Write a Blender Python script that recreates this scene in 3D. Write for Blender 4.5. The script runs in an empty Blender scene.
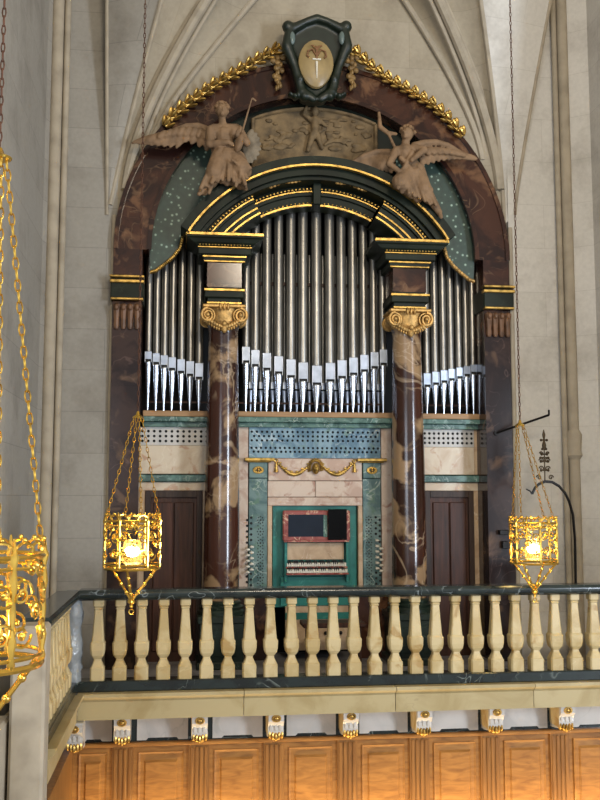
import bpy, bmesh, math, random
from mathutils import Vector, Matrix
random.seed(7)
PI = math.pi
scene = bpy.context.scene
COL = scene.collection

# ------------------------------------------------------------------ camera
CAM = Vector((-1.6, -11.4, 1.9)); PITCH = math.radians(5.85); YAW = math.radians(7.0); FPX = 950.0
fw = Vector((math.sin(YAW)*math.cos(PITCH), math.cos(YAW)*math.cos(PITCH), math.sin(PITCH)))
rt = Vector((math.cos(YAW), -math.sin(YAW), 0)); up = rt.cross(fw)
cd = bpy.data.cameras.new('camera'); cam = bpy.data.objects.new('camera', cd); COL.objects.link(cam)
cam.matrix_world = Matrix(((rt.x, up.x, -fw.x, CAM.x), (rt.y, up.y, -fw.y, CAM.y), (rt.z, up.z, -fw.z, CAM.z), (0, 0, 0, 1)))
cd.sensor_fit = 'HORIZONTAL'; cd.sensor_width = 36; cd.lens = FPX/600*36; cd.clip_end = 100
scene.camera = cam

def at(x, y, Y):
    """survey point: where the sight line through a picture point meets the vertical plane at depth Y"""
    d = fw*FPX + rt*(x-300) + up*(400-y)
    return CAM + d*((Y-CAM.y)/d.y)

# ------------------------------------------------------------------ materials
def lin(h):
    h = h.lstrip('#'); v = [int(h[i:i+2], 16)/255 for i in (0, 2, 4)]
    return tuple((c/12.92 if c <= .04045 else ((c+.055)/1.055)**2.4) for c in v)+(1,)

class NT:
    def __init__(s, name):
        s.m = bpy.data.materials.new(name); s.m.use_nodes = True; s.t = s.m.node_tree; s.b = s.t.nodes['Principled BSDF']
    def n(s, typ, **k):
        nd = s.t.nodes.new(typ)
        for a, v in k.items():
            if a.startswith('i_'):
                nd.inputs[a[2:].replace('_', ' ')].default_value = v
            else: setattr(nd, a, v)
        return nd
    def l(s, a, b): s.t.links.new(a, b)

def coords(N, rand=True):
    tc = N.n('ShaderNodeTexCoord')
    if not rand: return tc.outputs['Object']
    oi = N.n('ShaderNodeObjectInfo'); mu = N.n('ShaderNodeMath', operation='MULTIPLY'); mu.inputs[1].default_value = 23.0
    N.l(oi.outputs['Random'], mu.inputs[0]); ad = N.n('ShaderNodeVectorMath', operation='ADD')
    N.l(tc.outputs['Object'], ad.inputs[0]); N.l(mu.outputs[0], ad.inputs[1])
    return ad.outputs[0]

def ramp(N, fac, stops):
    r = N.n('ShaderNodeValToRGB'); e = r.color_ramp.elements
    while len(e) > 1: e.remove(e[-1])
    e[0].position = stops[0][0]; e[0].color = stops[0][1]
    for p, c in stops[1:]:
        x = e.new(p); x.color = c
    N.l(fac, r.inputs[0]); return r.outputs['Color']

def mixc(N, fac, a, b, blend='MIX'):
    m = N.n('ShaderNodeMix', data_type='RGBA', blend_type=blend)
    if isinstance(fac, (int, float)): m.inputs[0].default_value = fac
    else: N.l(fac, m.inputs[0])
    for i, v in ((6, a), (7, b)):
        if isinstance(v, tuple): m.inputs[i].default_value = v
        else: N.l(v, m.inputs[i])
    return m.outputs[2]

def plain(name, col, rough=.5, metal=0, var=.12, scale=8, emit=None, es=0, bump=0.0, spec=.5, trans=0):
    N = NT(name); b = N.b; c = lin(col)
    v = coords(N); no = N.n('ShaderNodeTexNoise', i_Scale=scale, i_Detail=5.0); N.l(v, no.inputs['Vector'])
    dk = tuple(x*(1-var*2) for x in c[:3])+(1,); lt = tuple(min(1, x*(1+var*1.5)) for x in c[:3])+(1,)
    N.l(ramp(N, no.outputs['Fac'], [(.3, dk), (.5, c), (.72, lt)]), b.inputs['Base Color'])
    b.inputs['Roughness'].default_value = rough; b.inputs['Metallic'].default_value = metal
    b.inputs['Specular IOR Level'].default_value = spec
    if trans: b.inputs['Transmission Weight'].default_value = trans
    if emit: b.inputs['Emission Color'].default_value = lin(emit); b.inputs['Emission Strength'].default_value = es
    if bump:
        bp = N.n('ShaderNodeBump', i_Strength=bump, i_Distance=.02); n2 = N.n('ShaderNodeTexNoise', i_Scale=scale*3, i_Detail=6.0)
        N.l(v, n2.inputs['Vector']); N.l(n2.outputs['Fac'], bp.inputs['Height']); N.l(bp.outputs[0], b.inputs['Normal'])
    return N.m

def marble(name, base, patch, vein, scale=1.5, patch_amt=.5, vein_w=.03, rough=.18, vscale=None, second=None, rand=True, vstr=.7, s2=(.58, .66), spec=.5):
    """polished marble: cloudy patches and thin wandering veins"""
    N = NT(name); v = coords(N, rand)
    n1 = N.n('ShaderNodeTexNoise', i_Scale=scale, i_Detail=6.0, i_Roughness=.6, i_Distortion=1.0); N.l(v, n1.inputs['Vector'])
    c = ramp(N, n1.outputs['Fac'], [(patch_amt-.09, lin(base)), (patch_amt+.05, lin(patch))])
    if second:
        n3 = N.n('ShaderNodeTexNoise', i_Scale=scale*2.6, i_Detail=4.0, i_Distortion=.6); N.l(v, n3.inputs['Vector'])
        f = ramp(N, n3.outputs['Fac'], [(s2[0], (0, 0, 0, 1)), (s2[1], (1, 1, 1, 1))])
        c = mixc(N, f, c, lin(second))
    n2 = N.n('ShaderNodeTexNoise', i_Scale=vscale or scale*1.7, i_Detail=3.0, i_Distortion=1.6); N.l(v, n2.inputs['Vector'])
    sb = N.n('ShaderNodeMath', operation='SUBTRACT'); sb.inputs[1].default_value = .5; N.l(n2.outputs['Fac'], sb.inputs[0])
    ab = N.n('ShaderNodeMath', operation='ABSOLUTE'); N.l(sb.outputs[0], ab.inputs[0])
    f = ramp(N, ab.outputs[0], [(0, (vstr, vstr, vstr, 1)), (vein_w, (0, 0, 0, 1))])
    n4 = N.n('ShaderNodeTexNoise', i_Scale=scale*1.3, i_Detail=2.0); N.l(v, n4.inputs['Vector'])
    f4 = ramp(N, n4.outputs['Fac'], [(.46, (0, 0, 0, 1)), (.58, (1, 1, 1, 1))])
    f = mixc(N, 1.0, f, f4, 'MULTIPLY')
    c = mixc(N, f, c, lin(vein))
    N.l(c, N.b.inputs['Base Color']); N.b.inputs['Roughness'].default_value = rough; N.b.inputs['Specular IOR Level'].default_value = spec
    return N.m

def stone(name, c1, c2, mort, bw=.95, bh=.48, msize=.006, rough=.85, axis='XZ'):
    """dressed ashlar with thin joints"""
    N = NT(name); tc = N.n('ShaderNodeTexCoord'); sp = N.n('ShaderNodeSeparateXYZ'); N.l(tc.outputs['Object'], sp.inputs[0])
    s = N.n('ShaderNodeMath', operation='ADD'); N.l(sp.outputs['X'], s.inputs[0]); N.l(sp.outputs['Y'], s.inputs[1])
    cb = N.n('ShaderNodeCombineXYZ'); N.l(s.outputs[0], cb.inputs[0]); N.l(sp.outputs['Z'], cb.inputs[1])
    br = N.n('ShaderNodeTexBrick'); br.inputs['Scale'].default_value = 1; br.inputs['Brick Width'].default_value = bw; br.inputs['Row Height'].default_value = bh
    br.inputs['Mortar Size'].default_value = msize; br.inputs['Mortar Smooth'].default_value = .6; br.inputs['Bias'].default_value = 0
    br.inputs['Color1'].default_value = lin(c1); br.inputs['Color2'].default_value = lin(c2); br.inputs['Mortar'].default_value = lin(mort)
    N.l(cb.outputs[0], br.inputs['Vector'])
    no = N.n('ShaderNodeTexNoise', i_Scale=1.3, i_Detail=8.0, i_Roughness=.65); N.l(tc.outputs['Object'], no.inputs['Vector'])
    g = ramp(N, no.outputs['Fac'], [(.3, (.62, .6, .58, 1)), (.5, (.95, .95, .95, 1)), (.7, (1.0, 1.0, 1.0, 1))])
    c = mixc(N, .8, br.outputs['Color'], g, 'MULTIPLY')
    n3 = N.n('ShaderNodeTexNoise', i_Scale=22.0, i_Detail=5.0); N.l(tc.outputs['Object'], n3.inputs['Vector'])
    g2 = ramp(N, n3.outputs['Fac'], [(.3, (.85, .85, .85, 1)), (.65, (1, 1, 1, 1))])
    c = mixc(N, .6, c, g2, 'MULTIPLY')
    N.l(c, N.b.inputs['Base Color']); N.b.inputs['Roughness'].default_value = rough
    bp = N.n('ShaderNodeBump', i_Strength=.25, i_Distance=.01); N.l(br.outputs['Fac'], bp.inputs['Height']); bp.invert = True
    N.l(bp.outputs[0], N.b.inputs['Normal'])
    return N.m

def wood(name, c1, c2, rough=.4, sc=(14, 14, 1.2)):
    N = NT(name); N.b.inputs['Specular IOR Level'].default_value = .3; v = coords(N); mp = N.n('ShaderNodeMapping'); mp.inputs['Scale'].default_value = sc; N.l(v, mp.inputs[0])
    no = N.n('ShaderNodeTexNoise', i_Scale=1.6, i_Detail=6.0, i_Distortion=.8); N.l(mp.outputs[0], no.inputs['Vector'])
    N.l(ramp(N, no.outputs['Fac'], [(.3, lin(c1)), (.68, lin(c2))]), N.b.inputs['Base Color']); N.b.inputs['Roughness'].default_value = rough
    return N.m

def scales(name):
    N = NT(name); v = coords(N, False); vo = N.n('ShaderNodeTexVoronoi', i_Scale=15.0); N.l(v, vo.inputs['Vector'])
    c = ramp(N, vo.outputs['Distance'], [(.0, lin('#aebfae')), (.17, lin('#7c9484')), (.27, lin('#2a4035')), (1, lin('#1d3028'))])
    N.l(c, N.b.inputs['Base Color']); N.b.inputs['Roughness'].default_value = .45
    return N.m

M = {
 'brown': marble('brown_breccia', '#42271c', '#291814', '#7d6148', 1.6, .5, .012, .16, 1.6, '#694a34', s2=(.55, .68), vstr=.45, spec=.4),
 'breccia': marble('column_breccia', '#42251b', '#301c14', '#b8a184', .8, .5, .035, .17, 1.8, '#94795a', s2=(.51, .57), vstr=.6),
 'legm': marble('pilaster_breccia', '#3c2d28', '#281e1d', '#6d5750', 1.3, .5, .010, .12, 1.6, '#604a3a', s2=(.57, .68), vstr=.45, spec=.3),
 'green': marble('green_marble', '#18241d', '#223129', '#6f8076', 2.2, .5, .010, .3, 3, vstr=.5),
 'dgreen': marble('dark_green_marble', '#12170f', '#1b2218', '#34392c', 2.2, .5, .01, .5, 3, vstr=.5, spec=.2),
 'cgreen': marble('cornice_green_marble', '#34534b', '#56776c', '#b9cac0', 4.5, .5, .02, .25, 5, '#7f9a90', s2=(.6, .7), vstr=.6),
 'blue': marble('blue_grey_marble', '#567486', '#819ca8', '#d3dddf', 3.2, .5, .02, .25, 2.6, '#6f8a86', s2=(.58, .70), vstr=.5, spec=.35),
 'bluegreen': marble('blue_green_marble', '#44605f', '#68807c', '#c9d2c4', 3.0, .5, .022, .25, 3.5, '#567462', s2=(.56, .68), vstr=.5),
 'pink': marble('pink_marble', '#b59a88', '#c8b5a3', '#ddd0c0', 3.0, .5, .014, .25, 3, '#a37e6c', s2=(.58, .7), vstr=.5),
 'salmon': marble('salmon_marble', '#bfa88c', '#cdbda4', '#e0d6c4', 2.5, .5, .01, .3, 2.2, '#b8967a', vstr=.5),
 'tan': marble('tan_marble', '#a88b6b', '#bfa484', '#d8c9b0', 3.0, .5, .01, .35, 3),
 'white': marble('white_marble', '#b3b0aa', '#c2beb7', '#96958f', 1.2, .5, .010, .25, 1.4, vstr=.5),
 'teal': marble('teal_marble', '#175f58', '#217268', '#4f9488', 2.4, .5, .01, .3, 3),
 'redm': marble('red_marble', '#7c3a32', '#96524a', '#e6c3a0', 6.0, .5, .05, .15, 5, vstr=.7),
 'black': marble('black_marble', '#141a1a', '#1f2827', '#8b948c', 2.4, .5, .010, .22, 1.9, vstr=.6),
 'rail': marble('rail_marble', '#182020', '#28312f', '#a3adad', 2.6, .5, .012, .18, 2.6, vstr=.6),
 'cream': marble('cream_limestone', '#ad9665', '#bfac80', '#dccfa9', 2.0, .5, .006, .5, 1.5, '#a2844f', vstr=.3),
 'fascia': marble('fascia_limestone', '#9c895c', '#ab9a70', '#84744e', 1.4, .5, .004, .5, 1.2, vstr=.4),
 'floorm': marble('loft_floor_marble', '#8d8b8e', '#a4a2a4', '#6f6d70', 2, .5, .01, .25, 2),
 'wall': stone('ashlar', '#a09b91', '#99948a', '#858078', msize=.004),  # ashlar darkened in colour for the dimmer left side
 'wallr': stone('ashlar_lit', '#d3cfc7', '#ccc8bf', '#b9b4ab', 1.2, .55, .003),  # lit copy of the ashlar, brighter right-hand light put into the colour
 'plaster': stone('vault_plaster', '#a69b87', '#a09580', '#918773', 1.6, .6, .003),
 'rib': plain('rib_stone', '#a29784', .85, 0, .1, 5),
 'gold': plain('gold_leaf', '#b8954f', .36, .85, .3, 14),
 'ogold': plain('old_gilding', '#bd9658', .5, .6, .25, 16, bump=.3),
 'brass': plain('polished_brass', '#eec45c', .22, 1, .12, 10),
 'carved': plain('carved_stone', '#7c6247', .78, 0, .2, 7, bump=.3),
 'carved2': plain('relief_stone', '#6e5a3c', .75, 0, .25, 9, bump=.35),
 'iron': plain('wrought_iron', '#1f1d1c', .5, .6, .1),
 'rust': plain('rusty_chain', '#5b3c2c', .6, .5, .2, 20),
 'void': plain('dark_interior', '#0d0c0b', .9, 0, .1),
 'tin': plain('pipe_tin', '#918e87', .34, .9, .1, 4),
 'mouth': plain('lit_tin', '#a3abb8', .32, .85, .1, 8),  # paler, bluer tin; the window's reflection is put into the colour
 'footm': plain('lit_foot_tin', '#cfd4dc', .22, .95, .05, 8),  # brighter copy of the pipe tin, painting in the shine on the feet
 'slot': plain('mouth_slot', '#0a0a0a', .8),
 'dwood': wood('door_wood', '#2b1810', '#4c2c1e', .5),
 'dwood2': wood('door_frame_wood', '#2a1e18', '#42322a', .5),
 'owood': wood('stall_oak', '#7d5429', '#9f7039', .38, (3, 3, 14)),
 'owoodv': wood('stall_oak_upright', '#6e4a25', '#8f6433', .38),
 'pwood': wood('pipe_rail_wood', '#8b6a48', '#a98660', .5, (1.2, 14, 14)),
 'screen': plain('dark_glass', '#1b232f', .2, 0, .05, spec=.2),
 'tablet': plain('matt_black', '#07080a', .6, 0, .05, spec=.08),
 'ivory': plain('ivory', '#d9d3c2', .35, 0, .05),
 'ebony': plain('ebony', '#15100e', .35, 0, .1),
 'film': plain('plastic_film', '#a9b0b4', .12, 0, .1, 6, bump=.8, trans=.45, spec=.8),
 'bulb': plain('lit_bulb', '#fff3d8', .3, 0, .0, emit='#ffe9b8', es=22),
 'glow': plain('lamp_glass', '#f6d890', .15, 0, .05, trans=.85),
 'scales': scales('scaled_green_panel'),
 'hair': plain('carved_hair', '#7c6043', .8, 0, .2, 14, bump=.4),
}

# ------------------------------------------------------------------ mesh building
class MB:
    def __init__(s): s.bm = bmesh.new()
    def faces(s, vs, fs):
        b = [s.bm.verts.new(v) for v in vs]
        for f in fs:
            try: s.bm.faces.new([b[i] for i in f])
            except ValueError: pass
        return b
    def box(s, x0, x1, y0, y1, z0, z1, bev=0):
        if bev and min(x1-x0, y1-y0, z1-z0) > 2.2*bev:
            b = bev; ring = []
            for (y, i) in ((y0, b), (y0+b, 0), (y1-b, 0), (y1, b)):
                ring.append([(x0+i+ (b if i == 0 else 0), y, z0+i), (x1-i-(b if i == 0 else 0), y, z0+i), (x1-i, y, z0+i+(b if i == 0 else 0)), (x1-i, y, z1-i-(b if i == 0 else 0)),
                             (x1-i-(b if i == 0 else 0), y, z1-i), (x0+i+(b if i == 0 else 0), y, z1-i), (x0+i, y, z1-i-(b if i == 0 else 0)), (x0+i, y, z0+i+(b if i == 0 else 0))])
            s.loft(ring, True, True); return s
        s.faces([(x0, y0, z0), (x1, y0, z0), (x1, y1, z0), (x0, y1, z0), (x0, y0, z1), (x1, y0, z1), (x1, y1, z1), (x0, y1, z1)],
                [(0, 3, 2, 1), (4, 5, 6, 7), (0, 1, 5, 4), (1, 2, 6, 5), (2, 3, 7, 6), (3, 0, 4, 7)]); return s
    def loft(s, rings, close=True, caps=False):
        vr = [[s.bm.verts.new(p) for p in r] for r in rings]; n = len(rings[0])
        for a, b in zip(vr, vr[1:]):
            for i in range(n if close else n-1):
                j = (i+1) % n
                try: s.bm.faces.new((a[i], a[j], b[j], b[i]))
                except ValueError: pass
        if caps:
            for r in (vr[0][::-1], vr[-1]):
                try: s.bm.faces.new(r)
                except ValueError: pass
        return s
    def lathe(s, prof, c=(0, 0, 0), n=20, axis='Z', sq=False):
        """prof: list of (radius, height)"""
        rings = []
        for r, h in prof:
            r = max(r, 1e-4)
            if sq:
                k = r*.78; pts = [(-r, -k), (-k, -r), (k, -r), (r, -k), (r, k), (k, r), (-k, r), (-r, k)]
            else: pts = [(r*math.cos(2*PI*i/n), r*math.sin(2*PI*i/n)) for i in range(n)]
            if axis == 'Z': rings.append([(c[0]+a, c[1]+b, c[2]+h) for a, b in pts])
            else: rings.append([(c[0]+a, c[1]+h, c[2]+b) for a, b in pts])
        return s.loft(rings, True, True)
    def tube(s, path, r, n=8, r2=None):
        path = [Vector(p) for p in path]; rings = []; ref = None
        for i, p in enumerate(path):
            t = (path[min(i+1, len(path)-1)]-path[max(i-1, 0)]).normalized()
            if ref is None: ref = Vector((0, 1, 0)) if abs(t.y) < .9 else Vector((1, 0, 0))
            a = t.cross(ref).normalized(); b = a.cross(t)
            ref = b
            rr = r if r2 is None else r+(r2-r)*i/(len(path)-1)
            rings.append([p+a*rr*math.cos(2*PI*k/n)+b*rr*math.sin(2*PI*k/n) for k in range(n)])
        return s.loft(rings, True, True)
    def torus(s, c, R, r, plane='XY', n=16, m=6, sx=1, sy=1):
        rings = []
        for i in range(n+1):
            a = 2*PI*i/n; ring = []
            for k in range(m):
                b = 2*PI*k/m; u = (R+r*math.cos(b))*math.cos(a)*sx; v = (R+r*math.cos(b))*math.sin(a)*sy; w = r*math.sin(b)
                ring.append(Vector(c)+Vector({'XY': (u, v, w), 'XZ': (u, w, v), 'YZ': (w, u, v)}[plane]))
            rings.append(ring)
        return s.loft(rings)
    def ell(s, c, rx, ry=None, rz=None, n=10, m=7, rot=None):
        ry = rx if ry is None else ry; rz = rx if rz is None else rz; rings = []
        for j in range(m+1):
            t = PI*j/m; rr = max(math.sin(t), .02)
            ring = [Vector((rx*rr*math.cos(2*PI*i/n), ry*rr*math.sin(2*PI*i/n), -rz*math.cos(t))) for i in range(n)]
            rings.append([Vector(c)+(rot @ p if rot else p) for p in ring])
        return s.loft(rings, True, True)
    def cap(s, p0, p1, r0, r1):
        p0, p1 = Vector(p0), Vector(p1); L = (p1-p0).length; k = max(2, int(L/(min(r0, r1)*.45))+1)
        for i in range(k+1):
            f = i/k; s.ell(p0.lerp(p1, f), r0+(r1-r0)*f, n=10, m=6)
        return s
    def prism(s, pts, y0, y1):
        """outline in X,Z extruded in Y"""
        a = [s.bm.verts.new((x, y0, z)) for x, z in pts]; b = [s.bm.verts.new((x, y1, z)) for x, z in pts]; n = len(pts)
        s.bm.faces.new(a); s.bm.faces.new(b[::-1])
        for i in range(n): s.bm.faces.new((a[i], b[i], b[(i+1) % n], a[(i+1) % n]))
        return s
    def prism_x(s, pts, x0, x1):
        """outline in Y,Z extruded in X"""
        a = [s.bm.verts.new((x0, y, z)) for y, z in pts]; b = [s.bm.verts.new((x1, y, z)) for y, z in pts]; n = len(pts)
        s.bm.faces.new(a); s.bm.faces.new(b[::-1])
        for i in range(n): s.bm.faces.new((a[i], b[i], b[(i+1) % n], a[(i+1) % n]))
        return s
    def arc(s, cx, cz, r0, r1, a0, a1, y0, y1, n=48):
        """band of an arch: angles in degrees from +X"""
        rings = []
        for i in range(n+1):
            a = math.radians(a0+(a1-a0)*i/n); c, d = math.cos(a), math.sin(a)
            rings.append([(cx+r0*c, y0, cz+r0*d), (cx+r1*c, y0, cz+r1*d), (cx+r1*c, y1, cz+r1*d), (cx+r0*c, y1, cz+r0*d)])
        return s.loft(rings, True, True)
    def holes(s, x0, x1, z0, z1, n, y0, r, off=0.0, depth=.02):
        """one strip of a pierced panel: n round holes"""
        w = (x1-x0)/(n+ (1 if off else 0)); xs = x0+off*w
        if off: s.faces([(x0, y0, z0), (xs, y0, z0), (xs, y0, z1), (x0, y0, z1)], [(0, 1, 2, 3)])
        for k in range(n):
            a = xs+k*w; b = a+w; cx, cz = (a+b)/2, (z0+z1)/2
            out = [(b, cz), (b, z1), (cx, z1), (a, z1), (a, cz), (a, z0), (cx, z0), (b, z0)]
            inn = [(cx+r*math.cos(i*PI/4), cz+r*math.sin(i*PI/4)) for i in range(8)]
            V = [(p[0], y0, p[1]) for p in out]+[(p[0], y0, p[1]) for p in inn]+[(p[0], y0+depth, p[1]) for p in inn]
            s.faces(V, [(i, (i+1) % 8, 8+(i+1) % 8, 8+i) for i in range(8)]+[(8+i, 8+(i+1) % 8, 16+(i+1) % 8, 16+i) for i in range(8)])
        e = xs+n*w
        if x1-e > 1e-4: s.faces([(e, y0, z0), (x1, y0, z0), (x1, y0, z1), (e, y0, z1)], [(0, 1, 2, 3)])
        return s
    def build(s, name, mat, parent=None, smooth=False, loc=None, remesh=0, sub=0):
        bmesh.ops.recalc_face_normals(s.bm, faces=s.bm.faces)
        me = bpy.data.meshes.new(name); s.bm.to_mesh(me); s.bm.free()
        if smooth:
            for p in me.polygons: p.use_smooth = True
            if not remesh:
                try: me.set_sharp_from_angle(angle=math.radians(40))
                except Exception: pass
        me.materials.append(mat if not isinstance(mat, str) else M[mat])
        o = bpy.data.objects.new(name, me); COL.objects.link(o)
        if parent:
            o.parent = parent; 
            o.location = -parent.location if loc is None else loc
        elif loc: o.location = loc
        if remesh:
            md = o.modifiers.new('remesh', 'REMESH'); md.mode = 'VOXEL'; md.voxel_size = remesh; md.use_smooth_shade = True
            sm = o.modifiers.new('smooth', 'SMOOTH'); sm.iterations = 2; sm.factor = .5
        return o

def tag(o, label=None, cat=None, group=None, kind=None):
    if label: o['label'] = label
    if cat: o['category'] = cat
    if group: o['group'] = group
    if kind: o['kind'] = kind
    return o
def empty(name, loc, label, cat, group=None):
    o = bpy.data.objects.new(name, None); COL.objects.link(o); o.location = loc; o.empty_display_size = .1
    return tag(o, label, cat, group)
def struct(mb, name, mat, label=None, smooth=False):
    o = mb.build(name, mat, None, smooth); o['kind'] = 'structure'
    if label: o['label'] = label
    return o
def copy_tree(o, parent=None):
    c = o.copy(); COL.objects.link(c); c.parent = parent
    for ch in list(o.children): copy_tree(ch, c)
    return c

XC = -.05            # centre line of the organ
# ================================================================== SETTING
WY = -.33            # face of the masonry round the organ arch
ZT = 10.5
AC, ARO, ARI = 4.78, 2.385, 1.97
# back wall with the arched opening
mb = MB(); n = 40; L, R = XC-ARO+.03, XC+ARO-.03; rr = ARO-.03
pts = []
for i in range(n+1):
    a = PI-PI*i/n; pts.append((XC+rr*math.cos(a), AC+rr*math.sin(a)))
for i in range(n):
    (xa, za), (xb, zb) = pts[i], pts[i+1]
    mb.faces([(xa, WY, za), (xb, WY, zb), (xb, WY, ZT), (xa, WY, ZT)], [(0, 1, 2, 3)])
    mb.faces([(xa, WY, za), (xb, WY, zb), (xb, .5, zb), (xa, .5, za)], [(0, 1, 2, 3)])
struct(mb, 'wall_back', 'plaster'); mb = MB()
for (x, sx) in ((L, -1), (R, 1)):
    e = x+sx*.74
    mb.faces([(x, WY, 0), (e, WY, 0), (e, WY, ZT), (x, WY, ZT)], [(0, 1, 2, 3)])
    mb.faces([(x, WY, 0), (x, .5, 0), (x, .5, AC), (x, WY, AC)], [(0, 1, 2, 3)])
struct(mb, 'wall_back_pier', 'wall')
mb = MB(); mb.box(L-.2, R+.2, .5, .6, 0, 7.6); o = mb.build('wall_inner', 'void'); o['kind'] = 'structure'
# side walls come towards the camera beyond the shafts
mb = MB(); mb.faces([(-3.22, WY-.25, -3.2), (-3.22, -5.2, -3.2), (-3.22, -5.2, ZT), (-3.22, WY-.25, ZT)], [(0, 1, 2, 3)])
mb.faces([(-3.14, WY, -.0), (-3.22, WY-.25, -.0), (-3.22, WY-.25, ZT), (-3.14, WY, ZT)], [(0, 1, 2, 3)])
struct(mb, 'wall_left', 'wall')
mb = MB(); mb.faces([(3.32, WY-.3, -3.2), (3.32, -2.6, -3.2), (3.32, -2.6, ZT), (3.32, WY-.3, ZT)], [(0, 1, 2, 3)])
mb.faces([(2.9, WY, 0), (3.32, WY-.3, 0), (3.32, WY-.3, ZT), (2.9, WY, ZT)], [(0, 1, 2, 3)])
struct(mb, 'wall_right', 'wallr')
# right pier, its stone paler to carry the stronger light
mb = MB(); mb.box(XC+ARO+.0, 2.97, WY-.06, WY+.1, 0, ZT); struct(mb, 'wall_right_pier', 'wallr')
# wall shafts
k = 0
def shaft(x, y, r, base_z, cap=None, lean=0):
    global k; k += 1
    m = MB(); m.lathe([(r, base_z), (r, ZT)], (x, y, 0), 14)
    m.lathe([(r*.55, base_z), (r*.55, ZT)], (x+(.11 if x < 0 else -.1), y+.02, 0), 10)
    if cap: m.lathe([(r, cap), (r*1.5, cap+.05), (r*1.3, cap+.1), (r*1.5, cap+.3), (r, cap+.36)], (x, y, 0), 14)
    struct(m, 'trim_%d' % k, 'rib', smooth=True)
shaft(-3.13, WY-.10, .07, 0)
shaft(3.06, WY-.14, .065, 0, cap=2.35)
# thin moulding at the edge of the pier, next to the marble
m = MB(); m.box(XC-ARO-.03, XC-ARO+.02, WY-.03, WY+.02, 0, 5.2, .01); k += 1; struct(m, 'trim_%d' % k, 'rib')
m = MB(); m.box(XC+ARO-.01, XC+ARO+.04, WY-.09, WY+.02, 0, 5.2, .01); k += 1; struct(m, 'trim_%d' % k, 'rib')

# vault: springers, ribs and webs fanning from the two piers
def bez(ps, n=16):
    """smooth curve through three points (quadratic through the middle)"""
    a, b, c = [Vector(p) for p in ps]; ctl = b*2-(a+c)*.5
    return [a*(1-t)**2+ctl*2*t*(1-t)+c*t*t for t in [i/n for i in range(n+1)]]
def web(c0, c1, depth, name, mat='plaster'):
    m = MB(); rings = []
    for p, q in zip(c0, c1):
        row = []
        for j in range(7):
            f = j/6; v = p.lerp(q, f); v.y += depth*math.sin(PI*f); row.append(v)
        rings.append(row)
    m.loft(rings, False); return struct(m, name, mat, smooth=True)
def fan(c0, c1, c2, c3, side):
    global k
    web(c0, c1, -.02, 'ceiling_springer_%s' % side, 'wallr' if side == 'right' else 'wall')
    web(c1, c2, .10, 'ceiling_web_%s' % side)
    web(c2, c3, .06, 'ceiling_cell_%s' % side)
    for c, r in ((c1, .028), (c2, .06), (c3, .035), (c0, .022)):
        m = MB(); m.tube([p+Vector((0, -.0, 0)) for p in c], r, 8)
        if r == .06:
            m.tube([p+Vector((.09 if side == 'left' else -.09, .05, 0)) for p in c], .03, 8)
            m.tube([p+Vector((-.09 if side == 'left' else .09, .05, 0)) for p in c], .03, 8)
        k += 1; struct(m, 'trim_%d' % k, 'rib', smooth=True)
top = 11
fan(bez([at(107, 215, WY), at(107, 120, WY-.08), at(107, -60, WY-.35)]),
    bez([at(110, 205, WY-.01), at(132, 112, WY-.12), at(178, -60, WY-.75)]),
    bez([at(126, 190, WY-.02), at(156, 92, WY-.12), at(232, -40, WY-.55)]),
    bez([at(150, 150, WY-.0), at(180, 92, WY-.03), at(262, -10, WY-.06)]), 'left')
fan(bez([at(515, 215, WY-.06), at(527, 130, WY-.12), at(562, -60, WY-.4)]),
    bez([at(504, 225, WY-.03), at(496, 120, WY-.12), at(472, -60, WY-.75)]),
    bez([at(500, 190, WY-.02), at(477, 92, WY-.12), at(420, -40, WY-.55)]),
    bez([at(482, 160, WY-.0), at(458, 92, WY-.03), at(398, -10, WY-.06)]), 'right')

# loft floor, soffit and nave floor far below
mb = MB(); mb.box(-3.2, 3.3, -1.95, .5, -.12, 0); struct(mb, 'floor', 'floorm')
mb = MB(); mb.box(-6, 7, -20, -1.4, -3.3, -3.2); struct(mb, 'floor_nave', 'floorm')

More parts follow.
